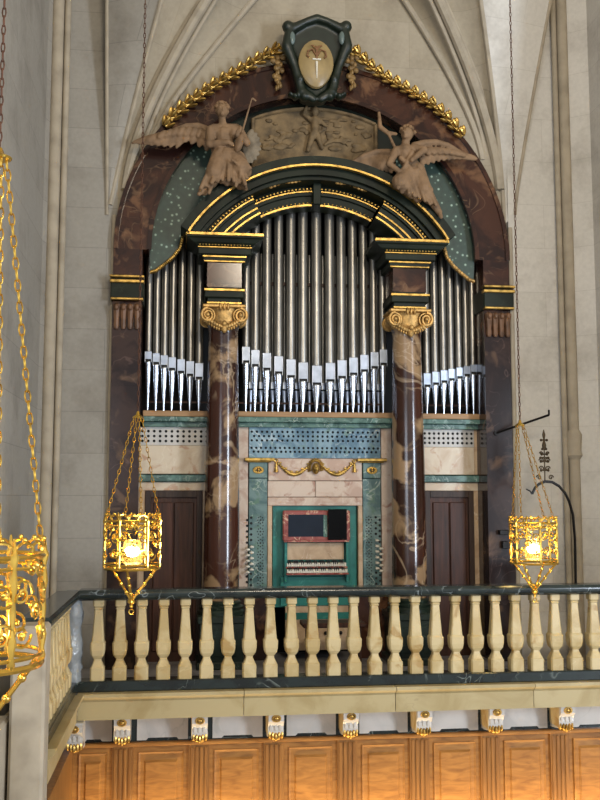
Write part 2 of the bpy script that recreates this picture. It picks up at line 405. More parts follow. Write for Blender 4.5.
# ================================================================== MARBLE ARCH
AY = -.40
arch = empty('marble_arch', (XC, AY, 0), 'huge round arch of dark brown marble framing the whole organ', 'arch')
mb = MB(); mb.arc(XC, AC, ARI, ARO, 0, 180, AY, .1, 64); mb.build('archivolt', 'brown', arch)
mb = MB()
for r0, r1, y in ((ARI-.02, ARI+.03, AY-.02), (ARO-.05, ARO, AY-.02)): mb.arc(XC, AC, r0, r1, 0, 180, y, AY+.02, 64)
mb.build('moulding', 'brown', arch)
for s in (-1, 1):
    xo, xi = XC+s*ARO, XC+s*2.05; x0, x1 = min(xo, xi), max(xo, xi)
    mb = MB(); mb.box(x0, x1, AY, .1, 0, 3.85); mb.box(x0-.0, x1, AY-.05, AY, 0, .7)
    mb.box(x0+.02, x1-.02, AY-.012, AY, 2.38, 2.40); mb.box(x0+.02, x1-.02, AY-.012, AY, 3.18, 3.2)
    p = mb.build('pilaster', 'legm', arch)
    mb = MB(); mb.box(x0, x1, AY, .1, 3.85, AC)
    mb.build('frieze_block', 'brown', arch)
    mb = MB()                                             # fluted leaf capital
    for i in range(4):
        x = x0+.05+i*(x1-x0-.1)/3
        mb.lathe([(.02, 0), (.034, .04), (.03, .1), (.042, .22), (.05, .28), (.02, .3)], (x, AY-.02, 3.83), 8)
        mb.ell((x, AY-.06, 4.08), .03, .03, .04)
    mb.build('capital', plain('reddish_carving%d' % s, '#6b4c34', .55, 0, .25), arch, True)
    mb = MB(); mb.box(x0-.02, x1+.02, AY-.07, .1, 4.16, 4.42, .01); mb.build('impost', 'dgreen', arch)
    mb = MB(); mb.box(x0-.03, x1+.03, AY-.10, AY, 4.36, 4.40, .008); mb.box(x0-.03, x1+.03, AY-.11, AY, 4.42, 4.45, .008); mb.box(x0-.02, x1+.02, AY-.09, AY, 4.16, 4.19, .008)
    mb.build('gilt_band', 'gold', arch)

# dark boards behind pipes and tympanum
case = empty('organ_case', (XC, 0, 0), 'marble clad organ case standing under the round arch', 'organ')
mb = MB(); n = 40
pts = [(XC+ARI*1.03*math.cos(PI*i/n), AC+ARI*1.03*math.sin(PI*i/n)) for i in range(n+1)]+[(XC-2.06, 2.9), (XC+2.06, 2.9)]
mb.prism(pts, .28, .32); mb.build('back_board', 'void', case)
CZ = 3.975
mb = MB(); N_ = 30; top_ = [(XC+ARI*math.cos(math.radians(20+140*i/N_)), AC+ARI*math.sin(math.radians(20+140*i/N_))) for i in range(N_+1)]
bot_ = [(XC+1.8*math.cos(math.radians(142-104*i/N_)), CZ+1.8*math.sin(math.radians(142-104*i/N_))) for i in range(N_+1)]
mb.prism(top_+bot_, -.16, -.1)
tymp = mb.build('tympanum', 'dgreen', case)

# ------------------------------------------------ centre panel of the case
XK = -.018
def fbox(nm, mat, x0, x1, z0, z1, y0=-.03, y1=.05, par=case, bev=.006, lab=None):
    m = MB(); m.box(XK+x0, XK+x1, y0, y1, z0, z1, bev); o = m.build(nm, mat, par)
    if lab: o['label'] = lab
    return o
# rails under the pipe feet and green cornices
fbox('toe_board', 'pwood', -.94, .94, 2.855, 2.92, -.14, .28)
fbox('cornice', 'cgreen', -.97, .97, 2.79, 2.853, -.16, .1, lab='green veined marble cornice')
fbox('cornice', 'cgreen', -.93, .93, 2.735, 2.79, -.09, .1, lab='green veined marble cornice')
for s in (-1, 1):
    a, b = sorted((s*1.24, s*2.06))
    fbox('toe_board', 'pwood', a, b, 2.85, 2.918, -.14, .28)
    fbox('cornice', 'cgreen', a, b, 2.79, 2.848, -.15, .1); fbox('cornice', 'cgreen', a, b, 2.73, 2.79, -.08, .1)
# pierced blue panel
def pierced(nm, mat, x0, x1, rows, y0, r, par=case, n=26):
    m = MB()
    for (za, zb, cnt, off) in rows:
        if cnt: m.holes(XK+x0, XK+x1, za, zb, cnt, y0, r, off)
        else: m.faces([(XK+x0, y0, za), (XK+x1, y0, za), (XK+x1, y0, zb), (XK+x0, y0, zb)], [(0, 1, 2, 3)])
    o = m.build(nm, mat, par)
    v = MB(); v.box(XK+x0, XK+x1, y0+.021, y0+.03, rows[-1][0], rows[0][1]); v.build('hole_shadow_board', 'void', o if par is case else par, loc=(0, 0, 0) if par is case else None)
    return o
zz = 2.735
rows = [(zz-.025, zz, 0, 0)]; z = zz-.025
for i in range(3): rows.append((z-.052, z, 26, .5 if i % 2 else 0)); z -= .052
rows.append((z-.04, z, 0, 0)); z -= .04
for i in range(2): rows.append((z-.046, z, 28, .5 if i % 2 else 0)); z -= .046
rows.append((2.37, z, 0, 0))
pierced('pierced_panel', 'blue', -.80, .80, rows, -.035, .0155)
for s in (-1, 1):
    a, b = sorted((s*.81, s*.94)); fbox('side_strip', 'pink', a, b, 0, 2.75)
    a, b = sorted((s*.58, s*.80))
    fbox('square_block', 'bluegreen', a, b, 2.13, 2.32, -.05, .05)
    fbox('gilt_cap', 'gold', *sorted((s*.50, s*.86)), 2.33, 2.368, -.13, .03, lab='gilded moulded cap')
    fbox('cap_fillet', 'gold', *sorted((s*.54, s*.83)), 2.315, 2.33, -.1, .03)
    m = MB(); cx = XK+s*.69
    m.torus((cx, -.055, 2.225), .045, .012, 'XZ', 14, 6, 1.2, .8)
    for i in range(8): m.ell((cx+.04*math.cos(i*PI/4), -.06, 2.225+.027*math.sin(i*PI/4)), .014, .012, .012, 6, 5)
    m.ell((cx, -.07, 2.225), .018)
    o = m.build('rosette', 'gold', case, True); o['label'] = 'gilded oval rosette'
fbox('frieze', 'pink', -.57, .57, 2.10, 2.366, -.035)
fbox('marble_course', 'pink', -.575, -.002, 1.905, 2.095, -.03); fbox('marble_course', 'pink', .002, .575, 1.905, 2.095, -.03)
fbox('lintel', 'pink', -.575, .575, 1.80, 1.90, -.03)
for s in (-1, 1): fbox('recess_jamb', 'tan', *sorted((s*.52, s*.575)), 0, 1.80, -.03)
# mask and swags
m = MB(); fc = Vector((XK, -.07, 2.245))
m.ell(fc, .048, .05, .07); m.ell(fc+Vector((0, -.055, -.005)), .012, .02, .026); m.ell(fc+Vector((0, -.045, -.042)), .02, .012, .007)
for s in (-1, 1):
    m.ell(fc+Vector((s*.02, -.046, .014)), .010, .008, .006); m.ell(fc+Vector((s*.022, -.046, .032)), .017, .01, .005)
for i in range(14):
    a = math.radians(-20+220*i/13); m.ell(fc+Vector((.072*math.cos(a), .01, .012+.084*math.sin(a))), .017, .022, .017, 8, 6); m.ell(fc+Vector((.094*math.cos(a+.1), .02, .012+.104*math.sin(a+.1))), .012, .016, .012, 8, 6)
o = m.build('face_mask', 'gold', case, True); o['label'] = 'gilded human mask with curly hair'
for s in (-1, 1):
    m = MB()
    for i in range(17):
        f = i/16; x = XK+s*(.09+.36*f); z = 2.27-.11*math.sin(PI*min(f*1.02, 1))+.03*f
        m.ell((x, -.05, z), .017+.012*math.sin(PI*f), .02, .015+.01*math.sin(PI*f), 7, 5)
        if i % 3 == 0: m.ell((x, -.055, z+.03), .02, .01, .012, 6, 4)
    o = m.build('swag', 'gold', case, True); o['label'] = 'gilded garland swag'
    m = MB(); x = XK+s*.475
    m.torus((x, -.05, 2.335), .018, .008, 'XZ', 10, 5); m.lathe([(.01, .11), (.02, .08), (.016, .07), (.03, 0), (.004, -.005)], (x, -.055, 2.2), 10)
    m.build('tassel', 'gold', case, True)
# stop jambs with pierced ornament and knobs
for s in (-1, 1):
    a, b = sorted((s*.58, s*.80)); j = None
    m = MB(); m.box(XK+a, XK+b, -.032, .05, 0, 2.125, .004)
    j = m.build('stop_jamb', 'bluegreen', case); j['label'] = 'blue-green marble jamb with stop knobs and pierced rosettes'
    xr = XK+s*(.66 if s < 0 else .65)+(0 if s < 0 else 0); m = MB()
    for i in range(7):
        zc = 1.63-i*.135
        m.lathe([(.011, 0), (.011, .004)], (xr, -.037, zc), 8, 'Y')
        for q in range(8): m.lathe([(.0085, 0), (.0085, .004)], (xr+.034*math.cos(q*PI/4), -.037, zc+.042*math.sin(q*PI/4)), 6, 'Y')
        m.lathe([(.008, 0), (.008, .004)], (xr-.03, -.037, zc-.067), 6, 'Y'); m.lathe([(.008, 0), (.008, .004)], (xr+.03, -.037, zc-.067), 6, 'Y')
    o = m.build('pierced_rosettes', 'slot', j, loc=(0, 0, 0)); o['label'] = 'rows of small dark holes'
    xk = XK+(-.80 if s < 0 else .735)
    for col in range(2):
        for i in range(14 if s < 0 else 14):
            zc = 1.66-i*.066-col*.03; x = xk+(-.0 if s < 0 else 0)+col*.048*(1 if s > 0 else -1)+(.03 if s < 0 else 0)
            on = (5 <= i <= 9) if s < 0 else (4+col <= i <= 9)
            m = MB()
            if on:
                m.tube([(x, -.03, zc), (x, -.07, zc-.002), (x+.004, -.10, zc-.012)], .008, 6); m.ell((x+.004, -.105, zc-.012), .027, .02, .016, 8, 5)
                m.build('stop_knob', 'ivory', j, True, loc=(0, 0, 0))
            else:
                m.lathe([(.015, 0), (.015, .008)], (x, -.04, zc), 8, 'Y'); m.build('knob_socket', 'slot', j, loc=(0, 0, 0))

# lower plinth of the case
fbox('plinth', 'brown', -.96, -.5, 0, .72, -.06, .05); fbox('plinth', 'brown', .5, .96, 0, .72, -.06, .05)

# ------------------------------------------------ console
con = empty('organ_console', (XK, 0, 0), 'teal organ console with two keyboards set in the marble case', 'console')
def cbox(nm, mat, x0, x1, z0, z1, y0, y1, lab=None, par=None, bev=.004):
    m = MB(); m.box(XK+x0, XK+x1, y0, y1, z0, z1, bev); o = m.build(nm, mat, par or con, loc=(0, 0, 0) if par else None)
    if lab: o['label'] = lab
    return o
cbox('recess_panel', 'teal', -.51, .51, .60, 1.80, .02, .06, 'teal panel behind the keyboards')
cbox('side_cheek', 'teal', -.38, -.345, .9, 1.4, -.10, .02); cbox('side_cheek', 'teal', .36, .395, .9, 1.4, -.10, .02)
cbox('front_panel', 'tan', -.345, .345, 1.16, 1.36, -.03, .02, 'tan marble panel above the keys')
cbox('lower_panel', 'teal', -.42, .42, .62, .96, -.04, .02)
md = cbox('music_desk', 'redm', -.40, .41, 1.385, 1.745, -.10, -.05, 'red marble framed music desk', bev=.012)
cbox('desk_glass', 'screen', -.335, .095, 1.435, 1.695, -.105, -.098, 'dark grey glass', md)
cbox('desk_strip', 'cgreen', 0.085, .135, 1.43, 1.69, -.11, -.1, 'pale green strip', md)
cbox('desk_ledge', 'redm', -.39, .39, 1.372, 1.395, -.15, -.05, None, md)
tb = MB(); tb.box(XK+.135, XK+.36, -.16, -.145, 1.40, 1.76, .004)
tag(tb.build('black_board', 'tablet'), 'matt black upright tablet leaning on the red music desk', 'tablet')
# keyboards
key = None
for mi, (z0, y0) in enumerate(((1.045, -.17), (1.115, -.09))):
    man = cbox('manual', 'redm', -.365, .375, z0-.052, z0-.032, y0-.02, y0+.17, 'keyboard frame of red marble')
    W = .72/32
    kw = MB(); kw.box(0, W*.82, -.0, .13, -.03, .012, .002); kb = MB(); kb.box(0, W*.6, -.004, .13, -.004, .034, .002)
    for i in range(32):
        if i == 0:
            ko = kw.build('key', 'ivory', man, loc=(XK-.355, y0-.01, z0)); kwm = ko
        else:
            ko = kwm.copy(); COL.objects.link(ko); ko.parent = man; ko.location = (XK-.355+i*W, y0-.01, z0)
        if i % 7 not in (2, 6) and i < 31:
            if i == 0: kbm = kb.build('sharp_key', 'ebony', man, loc=(XK-.355+W*.72, y0-.01, z0))
            else:
                q = kbm.copy(); COL.objects.link(q); q.parent = man; q.location = (XK-.355+(i+.72)*W, y0-.01, z0)
# lower drawer boards seen through the balustrade
cbox('knee_board', 'tan', -.36, .4, .1, .62, -.02, .02)
cbox('teal_band', 'teal', -.36, .4, .46, .54, -.03, -.02)
m = MB()
for i in range(4): m.ell((XK-.24+i*.18, -.04, .3), .022)
m.build('pedal_stud', 'iron', con, True)

# ------------------------------------------------ side bays and doors
for s in (-1, 1):
    e0, e1 = (s*1.24, s*(2.13 if s < 0 else 2.07)); a, b = sorted((e0, e1))
    rows = [(2.71, 2.73, 0, 0)]; z = 2.71
    for i in range(3): rows.append((z-.058, z, 12, 0)); z -= .058
    rows.append((z-.02, z, 0, 0))
    pierced('pierced_panel', 'white', a+.03, b-.09 if s > 0 else b-.03, rows, -.02, .0175)
    fbox('bay_panel', 'salmon', a+.03, b-(.09 if s > 0 else .03), 2.175, z-.022, -.025, .05)
    if s > 0: fbox('bay_strip', 'tan', b-.09, b, 2.175, 2.73, -.02, .05)
    fbox('moulding', 'cgreen', a, b, 2.085, 2.165, -.07, .05, lab='green marble moulding')
    fbox('door_head', 'salmon', a, b, 1.98, 2.08, -.02, .05)
    fbox('door_jamb', 'tan', a, a+.11, 0, 1.98, -.02, .05); fbox('door_jamb', 'tan', b-.11, b, 0, 1.98, -.02, .05)
    side = 'left' if s < 0 else 'right'
    d = empty('case_door', (XK+(a+b)/2, -.02, 0), 'narrow dark wooden door in the %s bay of the organ case, beside the %s column' % (side, side), 'door', 'doors of the organ case')
    x0, x1 = XK+a+.11, XK+b-.11
    m = MB(); m.box(x0, x0+.065, -.035, .03, 0, 1.98, .004); m.box(x1-.065, x1, -.035, .03, 0, 1.98, .004); m.box(x0+.065, x1-.065, -.035, .03, 1.9, 1.98, .004)
    m.build('door_frame', 'dwood2', d)
    m = MB(); m.box(x0+.065, x1-.065, -.0, .03, 0, 1.9)
    xm = (x0+x1)/2
    for (p, q) in ((x0+.10, xm-.006), (xm+.006, x1-.10)): m.box(p, q, -.022, .0, .12, 1.84, .008)
    m.build('door_leaf', 'dwood', d)

# dark returns between bay and pilaster
for s in (-1, 1):
    pass

# ================================================================== COLUMNS
for s in (-1, 1):
    side = 'left' if s < 0 else 'right'; x = XC+s*1.10; y = -.35
    c = empty('marble_column', (x, y, 0), 'polished brown and tan breccia column on the %s of the console' % side, 'column', 'columns of the organ')
    m = MB(); m.lathe([(.20, .72), (.205, 1.0), (.203, 1.6), (.195, 2.3), (.182, 3.1), (.17, 3.8), (.175, 3.86), (.19, 3.9)], (x, y, 0), 40)
    m.build('shaft', 'breccia', c, True)
    m = MB(); m.lathe([(.27, .58), (.27, .62), (.25, .64), (.26, .67), (.22, .69), (.23, .72), (.2, .74)], (x, y, 0), 32); m.build('base', 'green', c, True)
    m = MB(); m.box(x-.27, x+.27, y-.27, .0, .5, .58, .01); m.box(x-.24, x+.24, y-.24, .0, .06, .5); m.box(x-.28, x+.28, y-.28, 0, 0, .08, .01)
    m.box(x-.17, x+.17, y-.255, y-.24, .14, .43, .006)
    m.build('pedestal', 'green', c)
    # ionic capital with leafy garland
    m = MB(); m.box(x-.25, x+.25, y-.24, y+.2, 4.08, 4.12, .01)
    for t in (-1, 1):
        for yy in (-.23, .1):
            path = []
            for i in range(26):
                a = i/25*2.1*2*PI; r = .085*(1-i/27); path.append((x+t*(.19+r*.9*math.sin(a)*1), y+yy, 3.99+r*math.cos(a)))
            m.tube(path, .018, 6, .01); m.ell((x+t*.19, y+yy-.01, 3.99), .028, .03, .028)
            m.lathe([(.088, 0), (.088, .02)], (x+t*.19, y+yy+.02, 3.99), 16, 'Y')
        m.lathe([(.075, 0), (.05, .16), (.075, .32)], (x+t*.19, y-.21, 3.99), 14, 'Y')
    for i in range(15):
        f = i/14; xx = x-.2+.4*f; zz2 = 3.95-.09*math.sin(PI*f)
        m.ell((xx, y-.22, zz2), .026, .03, .03, 7, 5)
        m.ell((xx, y-.2, zz2-.03), .014, .02, .03, 6, 5)
    m.ell((x, y-.23, 3.83), .035, .025, .05); m.ell((x, y-.25, 3.89), .03, .03, .035)
    for t in (-1, 0, 1): m.ell((x+t*.045, y-.23, 4.09), .02, .03, .045)
    m.lathe([(.175, 3.88), (.2, 3.94), (.21, 4.08)], (x, y, 0), 24)
    m.build('capital', 'ogold', c, True)

# ================================================================== PEDIMENT AND ENTABLATURE
ped = empty('curved_pediment', (XC, -.35, 4.1), 'dark green curved pediment with gilded mouldings above the tall pipes', 'pediment')
for s in (-1, 1):
    x = XC+s*1.10; y = -.35
    m = MB(); m.box(x-.19, x+.19, y-.17, .2, 4.12, 4.33)
    m.box(x-.23, x+.23, y-.21, .2, 4.20, 4.29, .01)
    m.box(x-.25, x+.25, y-.2, .2, 4.62, 4.70, .01); m.box(x-.31, x+.31, y-.24, .2, 4.70, 4.80, .01)
    rings = []
    for (h, d, z) in ((.31, .25, 4.80), (.36, .29, 4.83), (.42, .31, 4.87), (.44, .33, 4.885), (.44, .33, 4.94)):
        rings.append([(x-h, y-d, z), (x+h, y-d, z), (x+h, .2, z), (x-h, .2, z)])
    m.loft(rings, True, True); en = m.build('entablature', 'dgreen', ped)
    m = MB(); m.box(x-.2, x+.2, y-.18, .2, 4.33, 4.62); o = m.build('frieze_block', 'brown', ped); o['label'] = 'square brown marble block'
    for (h_, ya, yb, za, zb) in ((.445, -.345, -.32, 4.90, 4.935), (.235, -.225, -.2, 4.275, 4.305), (.20, -.19, -.165, 4.13, 4.155), (.255, -.22, -.195, 4.672, 4.695), (.24, -.205, -.16, 4.62, 4.64), (.315, -.262, -.235, 4.775, 4.79)):
        m = MB(); m.box(x-h_, x+h_, y+ya, y+yb, za, zb, .004); m.build('gilt_band', 'gold', ped)
    for i in range(17):
        m = MB(); m.ell((x-.29+i*.58/16, y-.255, 4.815), .016, .014, .016, 6, 5); m.build('gilt_bead', 'gold', ped, True)
    m = MB(); m.box(*sorted((x+s*.44, x+s*.45)), y-.33, .1, 4.9, 4.935); m.build('gilt_return', 'gold', ped)
A0 = 32
m = MB()
for (r0, r1, y0) in ((1.79, 1.90, -.74), (1.70, 1.79, -.66), (1.66, 1.72, -.6)): m.arc(XC, CZ, r0, r1, A0, 180-A0, y0, -.1, 60)
m.build('raking_cornice', 'dgreen', ped, True)
m = MB(); m.arc(XC, CZ, 1.779, 1.801, A0, 180-A0, -.76, -.7, 60); o = m.build('gilt_fillet', 'gold', ped, True)
m = MB(); m.arc(XC, CZ, 1.42, 1.70, 62, 118, -.34, -.1, 30); m.arc(XC, CZ, 1.54, 1.60, 62, 118, -.38, -.3, 30); m.build('architrave', 'dgreen', ped)
for s in (-1, 1):
    a0, a1 = (118, 152) if s < 0 else (28, 62)
    a0, a1 = (119, 147) if s < 0 else (33, 61)
    m = MB(); m.arc(XC, CZ, 1.40, 1.70, a0, a1, -.56, -.1, 20); m.arc(XC, CZ, 1.56, 1.62, a0, a1, -.6, -.5, 20); m.build('architrave', 'dgreen', ped)
m = MB(); g = MB()
def bead_arc(m, r, a0, a1, y, step=.044, rb=.0165):
    L = math.radians(a1-a0)*r; n = int(L/step)
    for i in range(n+1):
        a = math.radians(a0+(a1-a0)*i/n); m.ell((XC+r*math.cos(a), y, CZ+r*math.sin(a)), rb, rb, rb, 6, 5)
bead_arc(m, 1.615, 62, 118, -.39); m.arc(XC, CZ, 1.575, 1.590, 62, 118, -.40, -.37, 30)
m.arc(XC, CZ, 1.415, 1.437, 62, 118, -.36, -.33, 30); bead_arc(m, 1.455, 62, 118, -.35, .05, .011)
for a0, a1 in ((119, 148), (32, 61)):
    bead_arc(m, 1.625, a0, a1, -.61); m.arc(XC, CZ, 1.585, 1.60, a0, a1, -.62, -.59, 20)
    m.arc(XC, CZ, 1.475, 1.493, a0, a1, -.58, -.55, 20); m.arc(XC, CZ, 1.41, 1.43, a0, a1, -.58, -.55, 20)
m.build('gilt_beading', 'gold', ped, True)
m = MB()
for t, a in ((-1, 104), (1, 76)):
    for i in range(9):
        q = math.radians(a-6+i*1.5); m.ell((XC+1.665*math.cos(q), -.56, CZ+1.665*math.sin(q)), .03, .02, .012*(1+math.sin(i)), 6, 5)
m.build('leaf_ornament', 'ogold', ped, True)
m = MB(); m.box(XC-.05, XC+.05, -.46, -.2, 5.38, 5.66, .01); m.build('key_block', 'dgreen', ped)

# ================================================================== PIPES
def pipe(px, py, r, zm0, zm1, ztop, label, group, zfoot=2.92, y=-.02):
    """mouth between zm0 (foot top) and zm1"""
    x = at(px, py, y).x
    t = empty('organ_pipe', (x, y, zfoot), label, 'organ pipe', group)
    m = MB(); rings = []
    for (q, z, cl) in ((.99, zm0+.0, 1.0), (.99, zm0+.022, 1.0), (1, zm0+.023, .6), (1, zm1, .74), (1, zm1+.002, 1.0), (1, ztop-.01, 1.0), (.98, ztop, 1.0)):
        rings.append([(x+q*r*math.cos(2*PI*i/24), max(y+q*r*math.sin(2*PI*i/24), y-cl*r), z) for i in range(24)])
    m.loft(rings, True, True)
    m.build('body', 'tin', t, True)
    m = MB(); m.lathe([(.012, zfoot), (.013, zfoot+.03), (r*.96, zm0-.015), (r*.99, zm0)], (x, y, 0), 18); m.build('foot', 'footm', t, True)
    w = r*.82
    m = MB()
    m.faces([(x-w, y-r*.74, zm0+.04), (x+w, y-r*.74, zm0+.04), (x+w, y-r*.88, zm1), (x-w, y-r*.88, zm1),
             (x-w, y-r*.4, zm0+.04), (x+w, y-r*.4, zm0+.04), (x+w, y-r*.4, zm1), (x-w, y-r*.4, zm1)],
            [(0, 1, 2, 3), (0, 4, 5, 1), (1, 5, 6, 2), (2, 6, 7, 3), (3, 7, 4, 0)])
    m.box(x-w-.006, x-w, y-r*1.02, y-r*.3, zm0, zm1); m.box(x+w, x+w+.006, y-r*1.02, y-r*.3, zm0, zm1)
    m.build('upper_lip', 'mouth', t)
    m = MB(); m.box(x-w, x+w, y-r*1.0, y, zm0+.012, zm0+.04); o = m.build('mouth_slot', 'slot', t)
    return t
cx_ = [245.7, 255, 266.5, 278.2, 290.5, 302.7, 316.3, 329.7, 341.4, 352.9, 363.8, 373.9, 383]
ordn = ['shortest outer', 'second', 'third', 'fourth', 'fifth', 'sixth']
for i, px in enumerate(cx_):
    d = abs(i-6); r = .064-.0027*d; zm0 = 3.245+.043*d; zm1 = zm0+.245-.007*d
    ztop = 5.62-.02*d*d if d < 6 else 5.0
    ztop = CZ+math.sqrt(max(.1, 1.5**2-(d*.125)**2)) + .0
    if d == 0: ztop += .08
    if d >= 5: ztop -= .1
    pl = ('tallest tin organ pipe in the middle of the central bay, with the lowest mouth' if d == 0 else
          'tin organ pipe of the central bay, %s one %s of the tallest middle pipe' % (['', 'first', 'second', 'third', 'fourth', 'fifth', 'outermost'][d], 'left' if i < 6 else 'right'))
    pipe(px, 380, r, zm0, zm1, ztop, pl, 'tall pipes of the central bay')
words = ['outermost', 'second', 'third', 'fourth', 'fifth', 'sixth', 'innermost']
for j, px in enumerate([148, 156, 164, 172, 181, 190, 199]):
    zm0 = 3.50-.034*j; pipe(px, 380, .041+.0012*j, zm0, zm0+.13+.012*j, 4.98-.02*abs(j-4), '%s tin organ pipe in the left bay, counted from the left marble pilaster' % words[j], 'pipes of the left bay')
for j, px in enumerate([473, 466.3, 459, 451, 443.4, 435, 426.5]):
    zm0 = 3.41-.028*j; pipe(px, 380, .041+.0012*j, zm0, zm0+.13+.008*j, 4.98-.02*abs(j-4), '%s tin organ pipe in the right bay, counted from the right marble pilaster' % words[j], 'pipes of the right bay')
# second rank of small pipes behind
small = None
for i in range(12):
    px = (cx_[i]+cx_[i+1])/2; x = at(px, 400, .12).x
    if small is None:
        small = empty('rear_organ_pipe', (x, .12, 2.92), 'slim tin pipe standing behind the front pipes of the central bay', 'organ pipe', 'rear rank of slim pipes')
        m = MB(); m.lathe([(.03, 3.22), (.03, 4.9)], (x, .12, 0), 12); m.build('body', 'tin', small, True)
        m = MB(); m.lathe([(.01, 2.92), (.028, 3.18), (.03, 3.2)], (x, .12, 0), 12); m.box(x-.02, x+.02, .085, .12, 3.22, 3.3); m.build('foot', 'mouth', small, True)
    else:
        c = copy_tree(small); c.location = (x, .12, 2.92)
m = MB()
for (a, b) in ((-.9, .9), (-2.0, -1.25), (1.25, 2.0)): m.box(XC+a, XC+b, .06, .085, 3.03, 3.05); m.box(XC+a, XC+b, .06, .09, 4.5, 4.54)
m.build('pipe_rack', 'dwood', case)

# ================================================================== SCALED PANELS
for s in (-1, 1):
    side = 'left' if s < 0 else 'right'
    t = empty('scaled_panel', (XC+s*1.8, -.25, 4.9), 'curved green scale-patterned panel with gilded lower edge, %s of the pediment' % side, 'panel', 'scaled side panels')
    outer = []
    for i in range(15):
        a = math.radians(187-57*i/14); outer.append((ARI*math.cos(a), AC+ARI*math.sin(a)))
    inner = [(-.95, 6.0), (-1.15, 5.7), (-1.42, 5.2), (-1.58, 5.0), (-1.62, 4.83), (-1.70, 4.72), (-1.80, 4.64), (-1.90, 4.56)]
    m = MB(); m.prism([(XC-s*x, z) for x, z in outer+inner], -.30, -.22); m.build('panel', 'scales', t)
    edge = [(-1.5, 5.15), (-1.58, 5.0), (-1.62, 4.83), (-1.70, 4.72), (-1.80, 4.63), (-1.90, 4.55), (-1.965, 4.53)]
    m = MB(); m.tube([(XC-s*x, -.31, z) for x, z in edge], .022, 6)
    for q in range(len(edge)-1):
        for f in (0, .33, .66):
            x = edge[q][0]+(edge[q+1][0]-edge[q][0])*f; z = edge[q][1]+(edge[q+1][1]-edge[q][1])*f; m.ell((XC-s*x, -.325, z-.0), .022, .02, .022, 6, 5)
    m.build('gilt_edge', 'gold' if s < 0 else 'ogold', t, True)

# ================================================================== RELIEF
rel = empty('relief_panel', (XC, -.2, 6.0), 'stone relief panel with a standing figure above the curved pediment', 'relief')
m = MB(); N_ = 20
t_ = [(XC+1.86*math.cos(math.radians(66+48*i/N_)), AC+1.86*math.sin(math.radians(66+48*i/N_))) for i in range(N_+1)]
b_ = [(XC+1.93*math.cos(math.radians(113-46*i/N_)), CZ+1.93*math.sin(math.radians(113-46*i/N_))) for i in range(N_+1)]
m.prism(t_+b_, -.26, -.16); m.build('slab', 'carved2', rel)
m = MB(); ring = [(x, -.27, z) for x, z in t_+b_+[t_[0]]]; m.tube(ring, .025, 6); m.build('border', 'carved2', rel, True)
def P_(x, y, Y): return at(x, y, Y)
Y = -.3; m = MB()
m.cap(P_(315, 120, Y), P_(315, 133, Y), .055, .05); m.cap(P_(313, 134, Y), P_(308, 150, Y), .045, .03); m.cap(P_(317, 134, Y), P_(322, 148, Y), .04, .025)
m.cap(P_(311, 120, Y), P_(304, 114, Y), .03, .025); m.cap(P_(304, 114, Y), P_(307, 106, Y), .025, .02); m.cap(P_(319, 120, Y), P_(326, 126, Y), .03, .022)
m.ell(P_(315, 111, Y), .05, .05, .06)
m.build('figure', 'carved2', rel, remesh=.012)
m = MB(); random.seed(3)
for i in range(60):
    x = random.uniform(262, 368); y = random.uniform(118, 150)+abs(x-315)*.05
    r = random.uniform(.02, .05)
    m.ell(P_(x, y, -.265), r*random.uniform(.8, 2), .025, r*random.uniform(.5, 1), 8, 5)
for i in range(5): m.cap(P_(325+i*4, 145-i*2, -.27), P_(332+i*4, 138+i*2, -.28), .02, .012)
m.build('carved_ground', 'carved2', rel, remesh=.012)

# ================================================================== CARTOUCHE
Yc = -.62
ca = empty('cartouche', (XC, Yc, 6.7), 'green shield cartouche with a cream oval and sword emblem at the arch crown', 'cartouche')
def chaikin(p, n=2):
    for _ in range(n):
        q = []
        for i in range(len(p)):
            a, b = p[i], p[(i+1) % len(p)]; q += [(a[0]*.75+b[0]*.25, a[1]*.75+b[1]*.25), (a[0]*.25+b[0]*.75, a[1]*.25+b[1]*.75)]
        p = q
    return p
def poly(pts, Y): return [(p.x, p.z) for p in (at(x, y, Y) for x, y in pts)]
m = MB()
m.prism(poly(chaikin([(289, 26), (285, 40), (287, 52), (293, 62), (297, 76), (299, 92), (306, 98), (325, 99), (331, 92), (334, 78), (340, 64), (347, 52), (349, 38), (345, 26), (335, 20), (317, 16), (299, 20)]), Yc), Yc, -.38)
for s in (-1, 1):
    cx = 317
    m.cap(at(cx+s*27, 30, Yc-.03), at(cx+s*30, 46, Yc-.04), .06, .07); m.cap(at(cx+s*30, 46, Yc-.04), at(cx+s*22, 66, Yc-.03), .07, .05)
    m.cap(at(cx+s*22, 66, Yc-.03), at(cx+s*15, 92, Yc-.02), .05, .06); m.cap(at(cx+s*15, 92, Yc-.03), at(cx+s*4, 99, Yc-.03), .06, .05)
    m.cap(at(cx+s*27, 30, Yc-.03), at(cx+s*12, 22, Yc-.03), .06, .045); m.cap(at(cx+s*12, 22, Yc-.03), at(cx, 18, Yc-.03), .045, .05)
for s in (-1, 1):
    for (x, y, r) in ((29, 27, .075), (31, 50, .05), (17, 80, .05), (13, 97, .055), (22, 97, .04), (27, 95, .03)): m.ell(at(317+s*x, y, Yc-.02), r, .08, r, 10, 8)
m.build('frame', plain('cartouche_green', '#151f17', .4, 0, .2), ca, remesh=.016)
oc = at(316, 64, Yc-.06); m = MB()
prof = []
for i in range(28):
    a = 2*PI*i/28; prof.append((oc.x+.215*math.cos(a)*(1-.16*max(0, -math.sin(a))), oc.z+.30*math.sin(a)))
rings = [[(oc.x+(x-oc.x)*f, Yc-d, oc.z+(z-oc.z)*f) for x, z in prof] for f, d in ((1, .04), (.97, .075), (.8, .10), (.4, .115), (.05, .12))]
m.loft(rings, True, True); o = m.build('oval_field', plain('oval_cream', '#8f7a50', .35, 0, .12), ca, True); o['label'] = 'cream oval field'
m = MB(); yb = Yc-.125
